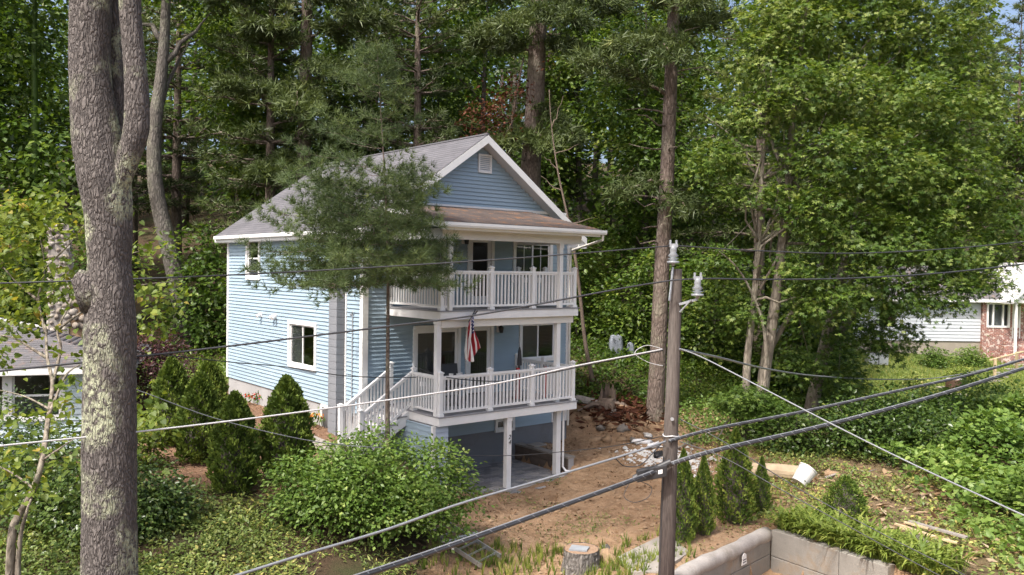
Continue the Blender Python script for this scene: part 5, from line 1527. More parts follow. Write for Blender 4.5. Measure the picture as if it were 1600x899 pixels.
cable('service_drop', [(1062, 545, 13.9), (1100, 560, 13.6), (1190, 606, 12.9), (1310, 668, 12), (1440, 732, 11.1), (1640, 824, 9.8)], .011, 'cablegrey', 'grey service cable dropping from the pole over the vine bank')
cable('service_drop', [(1062, 546, 13.9), (1120, 558, 15.5), (1200, 577, 19), (1280, 588, 24), (1380, 593, 31), (1470, 590, 38), (1560, 572, 44), (1590, 560, 48)], .022, 'cablegrey', 'grey service cable leading from the pole to the brick fronted house')
cable('service_drop', [(1035, 548, 13.86), (940, 566, 15.5), (850, 585, 17.6), (780, 596, 19), (700, 590, 20.3), (655, 576, 21.3)], .012, 'cable', 'thin dark service cable from the pole to the lower deck of the blue house')
cable('service_drop', [(150, 548, 13), (215, 551, 15), (360, 566, 17), (450, 574, 18.3), (545, 588, 19.5), (650, 590, 20.6)], .011, 'cable', 'thin twisted cable crossing the side wall of the blue house')
cable('service_drop', [(150, 592, 12.5), (215, 610, 13), (330, 652, 13.8), (440, 680, 14.6), (520, 694, 15.2), (600, 700, 15.9)], .008, 'cablegrey', 'thin grey wire sloping past the dark arborvitae into the broad bush')
cable('service_drop', [(1035, 682, 13.8), (960, 697, 15.2), (880, 706, 17), (800, 712, 18.6), (700, 712, 20.2)], .008, 'cable', 'thin dark wire running from the pole across the carport posts')
cable('service_drop', [(1062, 690, 13.8), (1130, 715, 13.4), (1220, 765, 12.9), (1330, 825, 12.3), (1440, 885, 11.8), (1500, 915, 11.5)], .008, 'cable', 'thin dark wire sagging from the pole past the tag on the wall')
cable('service_drop', [(1062, 655, 13.9), (1130, 690, 13.5), (1250, 765, 12.9), (1380, 835, 12.2), (1520, 905, 11.5)], .008, 'cable', 'thin dark wire sagging from the pole past the dwarf conifer')
cable('cable_loop', [(985, 752, 13.7), (975, 775, 13.65), (990, 785, 13.6), (1012, 778, 13.62), (1018, 762, 13.66), (1000, 752, 13.7)], .006, 'cable', 'loose black wire loop hanging under the terminal box')
cable('cable_loop', [(960, 714, 13.2), (975, 728, 13.3), (1000, 727, 13.4), (1022, 706, 13.6), (1038, 688, 13.8)], .009, 'cable', 'black wire drooping between the grey cable and the pole')
cable('cable_loop', [(1036, 546, 13.86), (1010, 540, 13.8), (992, 552, 13.75), (1012, 566, 13.8), (1036, 572, 13.86)], .006, 'cablewhite', 'white wire loop beside the pole where the white cable ends')

# ------------------------------------------------------------------ stump, ladder, rocks, logs and odds and ends
p = ground_at(908, 892)
sp_ = empty('tree_stump', tuple(p), 'sawn tree stump with grey bark at the edge of the bare dirt', 'stump')
V, F = rough_tube([Vector((0, 0, -.2)), Vector((0, 0, .05)), Vector((0, 0, .25)), Vector((0, 0, .43))], [.43, .38, .355, .35], 60, 8, 12, .05)
add('bark', np_mesh('bark', V, F, barkmat('stump_bark', (.06, .055, .05), (.26, .24, .22), 0, fine=12), smooth=True), sp_)


def ringmat():
    m, nt, b = nodes('cut_wood')
    w = nt.nodes.new('ShaderNodeTexWave'); w.wave_type = 'RINGS'; w.rings_direction = 'Z'; w.inputs['Scale'].default_value = 9; w.inputs['Distortion'].default_value = 2.5
    nt.links.new(coords(nt), w.inputs['Vector'])
    c = ramp(nt, w.outputs['Fac'], [(.2, (.20, .115, .065)), (.8, (.33, .21, .13))])
    nt.links.new(mixcol(nt, .5, c, ramp(nt, noise(nt, 12, 5, .7, coords(nt)), [(.3, (.13, .075, .045)), (.7, (.42, .31, .21))])), b.inputs['Base Color']); b.inputs['Roughness'].default_value = .9
    return m


MB().tube([(0, 0, .40), (0, 0, .428)], [.335, .33], 40).build('cut_face', ringmat(), sp_)
tag(MB().hexa([(-.26, -.16, .0), (.08, -.22, .0), (.16, .02, .0), (-.18, .12, .0)], [(-.26, -.16, .03), (.08, -.22, .03), (.16, .02, .03), (-.18, .12, .03)]).build('slate_slab', pm('slate', (.26, .28, .30), .15, 4, .7, .2), None, loc=(p[0], p[1], p[2] + .43)), 'flat grey slate slab lying on the sawn stump', 'slab')


def rock_mesh(seed, flat=.6, mat='rock'):
    r = np.random.default_rng(seed); n, m = 7, 4; V = []; ph = r.uniform(0, 6, 4)
    for j in range(m + 1):
        th = math.pi * j / m
        for i in range(n):
            a = 6.2832 * i / n; q = 1 + .22 * math.sin(2 * a + ph[0]) * math.sin(th) + .15 * math.sin(3 * a + ph[1] + 2 * th) + r.normal(0, .15)
            V.append((q * math.sin(th) * math.cos(a), q * math.sin(th) * math.sin(a) * .75, q * flat * math.cos(th)))
    F = [(j * n + i, (j + 1) * n + i, (j + 1) * n + (i + 1) % n, j * n + (i + 1) % n) for j in range(m) for i in range(n)]
    return np_mesh('rock', V, F, M[mat])


RK = [rock_mesh(i, .45 + .08 * i, 'rock' if i != 2 else 'rockgrey') for i in range(4)]
ROCKS = [(955, 668, .38), (938, 655, .3), (975, 672, .3), (948, 690, .28), (990, 660, .22), (930, 690, .26), (962, 650, .34), (1000, 672, .2), (925, 640, .28), (880, 858, .22), (945, 862, .2), (950, 875, .26), (905, 850, .16), (1080, 745, .2), (1060, 760, .15), (1088, 770, .16), (995, 735, .12), (1125, 745, .25), (1270, 690, .3), (1300, 745, .25), (640, 880, .2), (700, 800, .2), (1235, 815, .22), (870, 800, .08), (965, 640, .42), (982, 652, .3), (940, 672, .22), (970, 690, .2), (1005, 655, .26), (918, 655, .2), (990, 690, .18), (1010, 668, .16), (958, 704, .13), (935, 706, .1), (1100, 728, .2), (1135, 765, .18)]
for i, (x, y, s) in enumerate(ROCKS):
    p = ground_at(x, y); big = s > .25
    lb = ('large angular tan rock below the rotten stump on the dirt slope' if y < 700 and x < 1010 and big else 'small tan rock below the rotten stump on the dirt slope' if y < 700 and x < 1010 else
          'rock lying on the ground beside the sawn stump' if 870 <= x < 960 else 'rock among the rubble behind the young arborvitae' if 1000 < x < 1200 else 'rock in the weeds above the retaining wall' if x >= 1200 else 'rock half hidden under the broad bush' if x < 720 else 'small stone on the dirt drive')
    o = add('rock', RK[i % 4], None, (p[0], p[1], p[2] + s * .02), R.uniform(0, 6)); o.scale = (s, s, s * .8); o.rotation_euler = (R.uniform(-.3, .3), R.uniform(-.3, .3), R.uniform(0, 6)); tag(o, lb, 'rock', 'rocks on the slope and drive')
# rotten stump with torn roots
p = ground_at(948, 640)
rs = empty('rotten_stump', tuple(p), 'rotten hollow stump with torn roots at the top of the dirt slope', 'stump')
V, F = rough_tube([Vector((0, 0, -.2)), Vector((0, 0, .1)), Vector((.03, 0, .35)), Vector((.06, 0, .6))], [.46, .36, .27, .22], 30, 5, 21, .10)
jag = [R.uniform(-.12, .32) for _ in range(30)]
V = [(x, y, z + max(0, (z - .2) / .4) * (jag[i % 30] if math.sin((i % 30) * .21) > -.2 else -.25)) for i, (x, y, z) in enumerate(V)]
add('shell', np_mesh('shell', V, F, M['deadwood']), rs)
for k, (dx, dy, L) in enumerate(((-1, -.35, 1.0), (.9, -.4, 1.1), (1.1, .1, .9), (.3, -1, .6), (-.7, .3, .8))):
    MB().tube([(dx * .2, dy * .2, .12), (dx * L * .5, dy * L * .5, .14), (dx * L, dy * L, -.05)], [.13, .09, .03], 6, jit=.15).build('root', M['deadwood'], rs)
p2 = ground_at(915, 632)
lg = tag(MB().tube([(-.7, .25, .14), (-.2, .05, .12), (.6, -.3, .05)], [.15, .16, .1], 9, jit=.08).build('driftwood_log', M['woodgrey'], None, loc=tuple(p2)), 'pale weathered log lying beside the rotten stump', 'log')
p = ground_at(1216, 752)
lo = empty('sawn_log', tuple(p), 'thick pale sawn log lying behind the short young arborvitae', 'log')
MB().tube([(-.62, .22, .20), (0, 0, .22), (.72, -.28, .21)], [.20, .21, .205], 16, jit=.03).build('bark', pm('pale_wood', (.42, .33, .22), .2, 4, .9, .3), lo)
MB().tube([(-.62, .20, .17 - .36), (.6, -.3, -.02)], .16, 12).build('lower_log', M['woodgrey'], lo)
# white bucket tipped over
p = ground_at(1256, 762)
bk = empty('tipped_bucket', tuple(p), 'white plastic barrel tipped over in the weeds', 'barrel')
q = Vector((.24, .1, .30)).normalized()
A = Vector((-.16, -.08, .12)); B = A + Vector((.28, .12, .34)); ax = (B - A).normalized()
MB().tube([A, A + (B - A) * .94, A + (B - A) * .95, B], [.19, .235, .25, .25], 24).build('shell', M['bucket'], bk, False)
rim = MB().tube([B + ax * .004, B + ax * .012], [.225, .22], 24); rim.build('lid', M['bucket'], bk)
side = ax.cross(Vector((0, 0, 1))).normalized()
MB().tube([B + side * .12 + ax * .01, B + side * .16 + ax * .05 + Vector((0, 0, -.06)), B + side * .17 + ax * .03 + Vector((0, 0, -.14))], .012, 6).build('handle', M['black'], bk)
# rubble: torn white bags and scraps near the pole
for k, (x, y, s, lb, mt) in enumerate(((1002, 694, .17, 'torn white bag of rubble behind the utility pole', 'white'), (1022, 700, .19, 'crumpled white sack behind the utility pole', 'white'), (1012, 684, .16, 'flat white board on the rubble heap', 'bucket'), (1072, 720, .17, 'pale plaster lump on the rubble heap by the young arborvitae', 'bucket'), (1030, 715, .2, 'dark bin bag behind the terminal box', 'blackplastic'))):
    p = ground_at(x, y); o = add('rubble_bag', rock_mesh(60 + k, .55, mt), None, (p[0], p[1], p[2] + s * .3), k); o.scale = (s * 1.7, s, s * .8); tag(o, lb, 'rubble')
for k, (x0, y0, x1, y1, lb) in enumerate(((1065, 760, 1080, 700, 'pale broken branch standing in the rubble'), (1085, 690, 1125, 672, 'dead branch lying over the green ground behind the pole'), (1120, 690, 1150, 640, 'forked dead branch sticking up beside the sapling'), (1290, 750, 1370, 738, 'long dry branch lying below the dark shrubs'), (1055, 705, 1100, 690, 'thin white pipe lying on the rubble'))):
    a = ground_at(x0, y0); b = ground_at(x1, max(y1, 690)); b[2] = at(x1, y1, b[1])[2] if y1 < 690 else b[2] + .08
    o = MB().tube(branch_path((0, 0, .05), b - a, rng, .12, 5), [.035, .03, .028, .022, .016, .008], 6).build('dead_branch', M['woodgrey'], None, True, loc=tuple(a)); tag(o, lb, 'branch')
# aluminium ladder lying beside the bush
pl0, pl1, pl2, pl3 = [ground_at(x, y) + np.array([0, 0, .14]) for x, y in ((655, 800), (782, 882), (624, 812), (752, 899))]
la = empty('ladder', tuple(pl1), 'aluminium ladder lying on the ground beside the broad bush', 'ladder')
for a, b in ((pl0, pl1), (pl2, pl3)): MB().bar(a - pl1, b - pl1, .03, .08).build('rail', M['alu'], la)
for k in range(9):
    t = (k + .5) / 9; MB().bar(pl0 + (pl1 - pl0) * t - pl1, pl2 + (pl3 - pl2) * t - pl1, .035, .03).build('rung', M['alu'], la)
for k, (x0, y0, x1, y1, lb) in enumerate(((690, 866, 745, 852, 'white pipe lying across the ladder'), (700, 862, 708, 880, 'bent white strip under the ladder'))):
    a, b = ground_at(x0, y0) + np.array([0, 0, .22]), ground_at(x1, y1) + np.array([0, 0, .24])
    tag(MB().tube(branch_path((0, 0, 0), b - a, rng, .15, 4), .025, 7).build('pipe', M['bucket'], None, True, loc=tuple(a)), lb, 'pipe')
# weathered planks in the weeds
for k, (x0, y0, x1, y1, lb, mt) in enumerate(((1420, 838, 1510, 862, 'grey notched plank lying highest in the weeds', 'woodgrey'), (1398, 842, 1470, 865, 'long pale lath lying in the weeds', 'woodnew'), (1405, 848, 1495, 873, 'long weathered plank lying in the weeds', 'woodnew'), (1412, 838, 1450, 848, 'short pale lath lying across the planks', 'woodnew'), (1425, 858, 1470, 888, 'broad board lying lowest in the weeds', 'woodgrey'))):
    a, b = ground_at(x0, y0) + np.array([0, 0, .30]), ground_at(x1, y1) + np.array([0, 0, .28])
    tag(MB().bar((0, 0, 0), b - a, .12 if mt == 'woodgrey' else .06, .035).build('plank', M[mt], None, loc=tuple(a)), lb, 'plank')
# covered garden things in the wood
for (x, y, h_, w, lb) in ((962, 556, .8, .62, 'grey tarpaulin covered object standing at the wood edge'), (985, 558, .55, .34, 'small grey covered object beside the larger tarpaulin')):
    p = ground_at(x, y); mb = MB(); n = 16
    for j, (z, q) in enumerate(((-.1, 1.0), (.3, .95), (.75, .85), (.95, .7), (1.0, .3), (1.0, .02))):
        for i in range(n): a = 6.283 * i / n; mb.v.append((math.copysign(abs(math.cos(a)) ** .5, math.cos(a)) * w / 2 * q * (1 + .06 * math.sin(5 * a + j)), math.copysign(abs(math.sin(a)) ** .5, math.sin(a)) * w * .4 * q, z * h_ + .03 * math.sin(3 * a)))
    mb.f += [(j * n + i, j * n + (i + 1) % n, (j + 1) * n + (i + 1) % n, (j + 1) * n + i) for j in range(5) for i in range(n)]
    tag(mb.build('covered_object', M['tarp'], None, loc=tuple(p)), lb, 'tarpaulin')

# ------------------------------------------------------------------ pale blue house on the left
NL = empty('pale_blue_house', (-9.75, 20.6, 0), 'low pale blue house with grey shingle roof and stone chimney', 'house', rz=.33)
nh = [(-3.42, -2.40, 1.98, 3.02), (-2.22, -1.20, 1.98, 3.02)]
sid('y', (-13, .0), .9, 3.22, nh, M['siding_l'], 'siding', NL, lap=.14)
sid('x', (0, 4.6), .9, 3.22, [], M['siding_l'], 'siding', NL, lap=.14, outward=1)
sid('x', (0, 4.6), .9, 3.22, [], M['siding_l'], 'siding', NL, lap=.14, outward=-1, fixed=-13)
sid('y', (-13, .0), .9, 3.22, [], M['siding_l'], 'siding', NL, lap=.14, outward=1, fixed=4.6)
MB().box(-12.98, -.02, .02, 4.58, .3, .9).build('foundation', M['conc'], NL)
MB().box(-.08, .03, -.03, .08, .9, 3.2).build('corner_board', M['white'], NL)
for h_ in nh: window('y', *h_, 0, -1, cas=.1, kind='sash', parent=NL)
MB().box(-12.7, -.3, 3, 3.1, .9, 3.2).build('interior_partition', M['dark'], NL)
rf = MB().hexa([(-13.4, -.4, 3.2), (.4, -.4, 3.2), (.4, 5.0, 3.2), (-13.4, 5.0, 3.2)], [(-9.5, 2.25, 4.3), (-3.3, 2.25, 4.3), (-3.3, 2.35, 4.3), (-9.5, 2.35, 4.3)]).build('roof', M['soffit'], NL)
nc = 26
V, F, UV = [], [], []
for k in range(nc):
    t0, t1 = k / nc, (k + 1.02) / nc
    def q(t, s, up): return ((-13.45 + 3.95 * t) if s == 0 else (.45 - 3.75 * t), -.44 + 2.7 * t, 3.215 + 1.10 * t + up)
    b_ = len(V); V += [q(t0, 0, .012), q(t0, 1, .012), q(t1, 1, .001), q(t1, 0, .001), q(t0, 0, -.004), q(t0, 1, -.004)]; UV += [(p[0], p[1] * 1.07) for p in V[b_:]]
    F += [(b_, b_ + 1, b_ + 2, b_ + 3), (b_ + 4, b_ + 5, b_ + 1, b_)]
tag(add('shingle_courses', np_mesh('shingle_courses', V, F, M['shingle_n'], uv=UV), rf), kind='stuff')
V, F, UV = [], [], []
for k in range(nc):
    t0, t1 = k / nc, (k + 1.02) / nc
    def q(t, s, up): return (.45 - 3.75 * t, (-.44 + 2.7 * t) if s == 0 else (5.04 - 3.9 * t), 3.215 + 1.10 * t + up)
    b_ = len(V); V += [q(t0, 0, .012), q(t0, 1, .012), q(t1, 1, .001), q(t1, 0, .001), q(t0, 0, -.004), q(t0, 1, -.004)]; UV += [(p[1], p[0] * 1.07) for p in V[b_:]]
    F += [(b_, b_ + 1, b_ + 2, b_ + 3), (b_ + 4, b_ + 5, b_ + 1, b_)]
tag(add('shingle_courses', np_mesh('shingle_courses', V, F, M['shingle_n'], uv=UV), rf), kind='stuff')
MB().box(-13.43, .43, -.43, -.40, 3.04, 3.21).build('eave_board', M['white'], NL)
MB().box(.40, .43, -.40, 5.0, 3.04, 3.21).build('eave_board', M['white'], NL)
# stone chimney
cc = at(94, 450, 22.6); _dx, _dy = cc[0] + 9.75, cc[1] - 20.6; ccx, ccy = _dx * math.cos(.33) + _dy * math.sin(.33), -_dx * math.sin(.33) + _dy * math.cos(.33)
sc_ = MB().box(ccx - .245, ccx + .245, ccy - .245, ccy + .245, 2.5, 6.70).build('stone_chimney', M['pad'], NL)
M['chimstone'] = pm('field_stone', (.26, .22, .18), .3, 6, .9, .4); M['chimstone2'] = pm('pale_field_stone', (.34, .31, .27), .25, 6, .9, .4)
SM = [rock_mesh(80 + i, .62, 'chimstone' if i % 2 else 'chimstone2') for i in range(4)]
r = np.random.default_rng(12)
for z in np.arange(3.9, 6.72, .165):
    for f in range(4):
        for u in (-.16, 0, .16):
            a = f * math.pi / 2; ox, oy = math.cos(a) * .205 - math.sin(a) * (u + r.uniform(-.05, .05)), math.sin(a) * .205 + math.cos(a) * (u + r.uniform(-.05, .05))
            o = add('stone', SM[r.integers(4)], sc_, (ccx + ox, ccy + oy, z + r.uniform(-.04, .04)), r.uniform(0, 6)); s = r.uniform(.085, .13); o.scale = (s, s, s)
wc_ = MB().box(ccx + .24, ccx + 1.0, ccy - .2, ccy + .2, 3.5, 5.25).build('chimney_shoulder', M['rock'], NL)
for z in np.arange(4.0, 5.3, .2):
    for u in (.38, .62, .86):
        o = add('stone', SM[r.integers(4)], wc_, (ccx + u + r.uniform(-.05, .05), ccy - .2, z + r.uniform(-.04, .04)), r.uniform(0, 6)); s = r.uniform(.12, .17); o.scale = (s, s * .8, s)

# ------------------------------------------------------------------ grey sided house with brick front on the right
NR = empty('brick_front_house', (28.6, 51, 0), 'grey sided ranch house with mixed brick entrance and white portico gable', 'house')
sid('y', (-13.5, 0), 1.68, 4.30, [(-6.2, -5.2, 2.6, 3.8)], M['siding_r'], 'siding', NR, lap=.2)
sid('y', (2.9, 6.2), 1.3, 4.30, [], M['siding_r'], 'siding', NR, lap=.2)
sid('x', (0, 8.5), .9, 4.30, [], M['siding_r'], 'siding', NR, lap=.2, outward=-1, fixed=-13.5)
MB().box(-13.45, 0, .02, 8.5, -.5, 1.68).build('foundation', pm('block_foundation', (.32, .28, .23), .2, 1.5, .9, .3), NR)
MB().box(0, 6.2, .1, 8.5, -.3, 4.3).build('core_wall', M['conc'], NR)
MB().box(-.02, 2.25, -.22, .1, .4, 2.55).box(-.02, .22, -.22, .1, 2.55, 4.3).box(1.62, 1.80, -.22, .1, 2.55, 4.3).box(2.25, 2.9, -.22, .1, .4, 4.3).build('brick_front', M['brick'], NR)
MB().box(.22, 1.62, -.2, .1, 4.05, 4.3).build('window_header', M['white'], NR)
wn_ = MB().box(.22, .32, -.26, -.1, 2.55, 4.05).box(1.52, 1.62, -.26, -.1, 2.55, 4.05).box(.32, 1.52, -.26, -.1, 2.55, 2.66).box(.32, 1.52, -.26, -.1, 3.95, 4.05).box(.58, .66, -.25, -.1, 2.66, 3.95).box(1.18, 1.26, -.25, -.1, 2.66, 3.95).build('window', M['white'], NR)
for a, b in ((.32, .58), (.66, 1.18), (1.26, 1.52)): MB().box(a, b, -.16, -.15, 2.66, 3.95).build('pane', M['glass'], wn_)
dr_ = MB().box(1.80, 2.25, -.12, .08, 1.95, 4.1).box(1.78, 1.84, -.24, -.12, 1.9, 4.15).box(2.2, 2.27, -.24, -.12, 1.9, 4.15).build('door', M['white'], NR)
MB().box(1.93, 2.12, -.14, -.122, 3.1, 3.9).build('pane', M['screen'], dr_)
MB().hexa([(-14, -.5, 4.25), (6.7, -.5, 4.25), (6.7, 9, 4.25), (-14, 9, 4.25)], [(-14, 4.2, 6.25), (6.7, 4.2, 6.25), (6.7, 4.3, 6.25), (-14, 4.3, 6.25)]).build('roof', M['soffit'], NR)
V, F, UV = [], [], []
for k in range(24):
    t0, t1 = k / 24, (k + 1.02) / 24; b_ = len(V)
    V += [(-14.05, -.54 + 4.8 * t0, 4.275 + 2.02 * t0), (6.75, -.54 + 4.8 * t0, 4.275 + 2.02 * t0), (6.75, -.54 + 4.8 * t1, 4.262 + 2.02 * t1), (-14.05, -.54 + 4.8 * t1, 4.262 + 2.02 * t1)]
    UV += [(p[0], p[1] * 1.1) for p in V[b_:]]; F.append((b_, b_ + 1, b_ + 2, b_ + 3))
tag(add('shingle_courses', np_mesh('shingle_courses', V, F, M['shingle_n'], uv=UV), NR), kind='stuff')
MB().box(-14, 1.2, -.56, -.5, 4.08, 4.26).build('eave_board', M['white'], NR)
pg = MB(); A_, B_, T_ = (1.0, 4.12), (5.4, 4.12), (3.2, 6.35)
pg.v += [(x, y, z) for y in (-1.7, -1.55) for x, z in (A_, B_, T_)]; pg.f += [(0, 1, 2), (5, 4, 3), (0, 3, 4, 1), (1, 4, 5, 2), (2, 5, 3, 0)]
pg.build('portico_gable', M['white'], NR)
MB().hexa([(.8, -1.9, 4.05), (3.2, -1.9, 6.43), (3.2, 3.5, 6.43), (.8, 3.5, 4.05)], [(.8, -1.9, 4.15), (3.2, -1.9, 6.53), (3.2, 3.5, 6.53), (.8, 3.5, 4.15)]).hexa([(3.2, -1.9, 6.43), (5.6, -1.9, 4.05), (5.6, 3.5, 4.05), (3.2, 3.5, 6.43)], [(3.2, -1.9, 6.53), (5.6, -1.9, 4.15), (5.6, 3.5, 4.15), (3.2, 3.5, 6.53)]).build('portico_roof', M['soffit'], NR)
MB().box(1.0, 5.4, -1.55, .0, 4.05, 4.12).build('portico_ceiling', M['white'], NR)
for x in (1.15, 5.25): MB().box(x - .06, x + .06, -1.68, -1.56, .9, 4.05).build('portico_post', M['white'], NR)
for k in range(4): MB().box(.3 + k * .3, 3.2, -1.7 + k * .35 - .02, -1.7 + k * .35 + .33, .5, 1.0 + k * .25).build('entrance_step', M['brick'], NR)
for k, (x, y) in enumerate(((1362, 585), (1376, 585))):
    p = at(x, y, 47.5); p = gpt(p[0], p[1])
    a = empty('air_conditioner', p, 'grey boxy air conditioning unit beside the lawn in front of the grey sided house', 'air conditioner', 'air conditioning units')
    MB().box(-.3, .3, -.3, .3, 0, .62).build('casing', M['galv'], a, bevel=.02); MB().tube([(0, 0, .62), (0, 0, .66)], .24, 18).build('fan_grille', M['black'], a)
p = ground_at(1490, 612)
bb_ = empty('brown_tub', tuple(p), 'round dark brown tub standing on the lawn', 'tub')
MB().tube([(0, 0, -.05), (0, 0, .55), (0, 0, .58)], [.37, .38, .36], 24).build('shell', M['brownbarrel'], bb_)
MB().tube([(0, 0, .575), (0, 0, .60)], [.36, .35], 24).build('lid', M['cap'], bb_)
for k, (x, y) in enumerate(((1468, 632), (1478, 624), (1492, 618), (1480, 610), (1558, 590), (1570, 584), (1582, 578), (1592, 572), (1548, 597))):
    p = ground_at(x, y); tag(MB().box(-.55, .55, -.2, .2, -.1, .07).build('stone_step', M['pad'], None, loc=tuple(p), rz=.25), 'flat grey stone step leading up the lawn to the brick fronted house', 'step', 'stone steps in the lawn')
ha, hb = ground_at(1554, 592), ground_at(1588, 580)
hr_ = empty('wooden_handrail', tuple(ha), 'plain new wooden handrail beside the stone steps', 'handrail')
for q in (ha, hb): MB().box(q[0] - ha[0] - .06, q[0] - ha[0] + .06, q[1] - ha[1] - .06, q[1] - ha[1] + .06, q[2] - ha[2] - .2, q[2] - ha[2] + 1.05).build('post', M['woodnew'], hr_)
MB().bar(np.array([-.3, -.1, .98]), hb - ha + np.array([.5, .2, 1.05]), .12, .06).build('rail', M['woodnew'], hr_)

# ------------------------------------------------------------------ vines, ground cover, weeds
def carpet(name, label_kind, xy, hfun, per, leaf, spread, mat, tmpl, seed, dens=None, up=.9, lift=.1):
    r = np.random.default_rng(seed)
    z = hgt(xy[:, 0], xy[:, 1]) + hfun(xy[:, 0], xy[:, 1])
    cl = np.stack([xy[:, 0], xy[:, 1], z + lift], -1)
    q = list(sprays(cl, unit(r.normal(size=cl.shape) * .4 + [0, -.3, 1]), per, spread, r, flat=.4, up=up, droop=.15))
    q[3] = q[3] + np.repeat(.16 * np.sin(xy[:, 0] * .9 + 2 * np.sin(xy[:, 1] * .6)) * np.sin(xy[:, 1] * .8) + .08, per)      # lighter and darker patches
    return tag(add(name, foliage(name, tmpl, *q[:3], leaf * r.uniform(.65, 1.35, len(q[0])), M[mat], q[3])), kind='stuff')


def scatter(n, x0, x1, y0, y1, keep, seed):
    r = np.random.default_rng(seed); x = r.uniform(x0, x1, n); y = r.uniform(y0, y1, n); k = keep(x, y, r.random(n)); return np.stack([x[k], y[k]], -1)


def in_pit(x, y, m=-.3):
    px, py = x - WC[0], y - WC[1]; det = LD[0] * RD[1] - LD[1] * RD[0]
    return ((px * RD[1] - py * RD[0]) / det > m) & ((LD[0] * py - LD[1] * px) / det > m)


lump = lambda x, y: np.sin(x * 1.1 + 1.6 * np.sin(y * .7)) * np.sin(y * .9 + x * .4)
# left ground cover
keep = lambda x, y, u: (u < np.clip(1.25 - .75 * np.maximum(0, x + 5.1) - .8 * np.maximum(0, y - 16.0), 0, 1) * (.35 + .65 * (lump(x * 1.5, y * 1.6) > -.45)))
carpet('ground_cover', None, scatter(7600, -9, -2.6, 12.2, 17.6, keep, 1), lambda x, y: 0 * x, 6, .075, .085, 'cover', KITE, 2, lift=.07)
# mossy weeds in front of the bush
keep = lambda x, y, u: u < .6 * (lump(x * 2, y * 2) > -.3)
carpet('weeds', None, scatter(1800, -4.8, -1.6, 13.2, 16, keep, 3), lambda x, y: 0 * x, 4, .10, .06, 'cover', LANCE, 4, lift=.06)
# vine bank on the right
vh = lambda x, y: np.clip((x - 8.8) / 3, 0, 1) * np.clip((y - 15) / 3, 0, 1) * (.45 + .75 * np.clip(lump(x, y) + .25, 0, 1.2) + .25 * np.sin(x * 2.3) * np.sin(y * 2.1)) * np.clip((31 - y) / 3, 0, 1)
keep = lambda x, y, u: (u < np.clip((x - 9.3 - .10 * (y - 15)) / 2.6, .0, 1)) & ~in_pit(x, y)
carpet('vine_cover', None, scatter(15500, 7.6, 24, 14.6, 31.5, keep, 5), vh, 7, .13, .15, 'vine', HEART, 6, up=.75)
keep = lambda x, y, u: (u < .55 * (lump(x * 1.7, y * 1.9) > -.25)) & ~in_pit(x, y)
carpet('weeds', None, scatter(6500, 5.4, 12.5, 14.8, 24.5, keep, 7), lambda x, y: 0 * x + .03, 6, .085, .10, 'cover', KITE, 8)
# sparse weeds on the dirt
keep = lambda x, y, u: (u < .42 * (lump(x * 1.3 + 2, y * 1.7) > .3) + .07 * (y < 19.5)) & ~in_pit(x, y)
carpet('weeds', None, scatter(5200, -1.2, 5.5, 15.2, 23, keep, 9), lambda x, y: 0 * x, 6, .075, .07, 'cover', LANCE, 10, lift=.03)
# forest floor plants
keep = lambda x, y, u: u < .8 * (lump(x * .8, y * .8) > -.55)
carpet('forest_floor_plants', None, scatter(8500, 1.6, 12.5, 28.2, 40, lambda x, y, u: u < .55 + .4 * (lump(x * .8, y * .8) > -.4), 11), lambda x, y: 0 * x + .12 * (lump(x, y) > 0), 7, .13, .18, 'leaf', KITE, 12)
carpet('forest_floor_plants', None, scatter(3200, -24, -9.5, 31, 42, keep, 13), lambda x, y: 0 * x + .15, 7, .14, .2, 'leaf', KITE, 14)
keep = lambda x, y, u: u < .75
carpet('forest_floor_plants', None, scatter(1500, 3.4, 8.5, 24.5, 28.8, lambda x, y, u: u < .65 * (lump(x * 1.2, y) > -.2) * (x > 5.2), 15), lambda x, y: 0 * x + .1, 6, .11, .13, 'vine', KITE, 16)
# day lilies along the top of the wall
r = np.random.default_rng(17); LP = []
for _ in range(190):
    t = r.uniform(.05, 3.4); o = abs(r.normal(0, .5)) + .2; q = WC + RD * t - RN * o; LP.append((q[0], q[1]))
LP = np.array(LP); zz = hgt(LP[:, 0], LP[:, 1])
zz = np.maximum(zz, .26)
nb = 15; n = len(LP) * nb; c = np.repeat(np.stack([LP[:, 0], LP[:, 1], zz], -1), nb, 0); a = r.uniform(0, 6.283, n)
BL = (np.array([(0, .03, 0), (0, -.03, 0), (.5, .045, .28), (.5, -.045, .28), (.85, .03, .22), (.85, -.03, .22), (1.05, 0, .02)]), np.array([(0, 1, 3), (0, 3, 2), (2, 3, 5), (2, 5, 4), (4, 5, 6)]))
o = add('day_lily', foliage('day_lily', BL, c + r.normal(0, .03, c.shape) * [1, 1, .2], np.stack([np.cos(a), np.sin(a), r.uniform(.25, 1.3, n)], -1), np.stack([-np.cos(a) * .6, -np.sin(a) * .6, np.ones(n)], -1), r.uniform(.32, .6, n), M['blade'], np.clip(r.normal(.5, .2, n), 0, 1))); tag(o, kind='stuff')
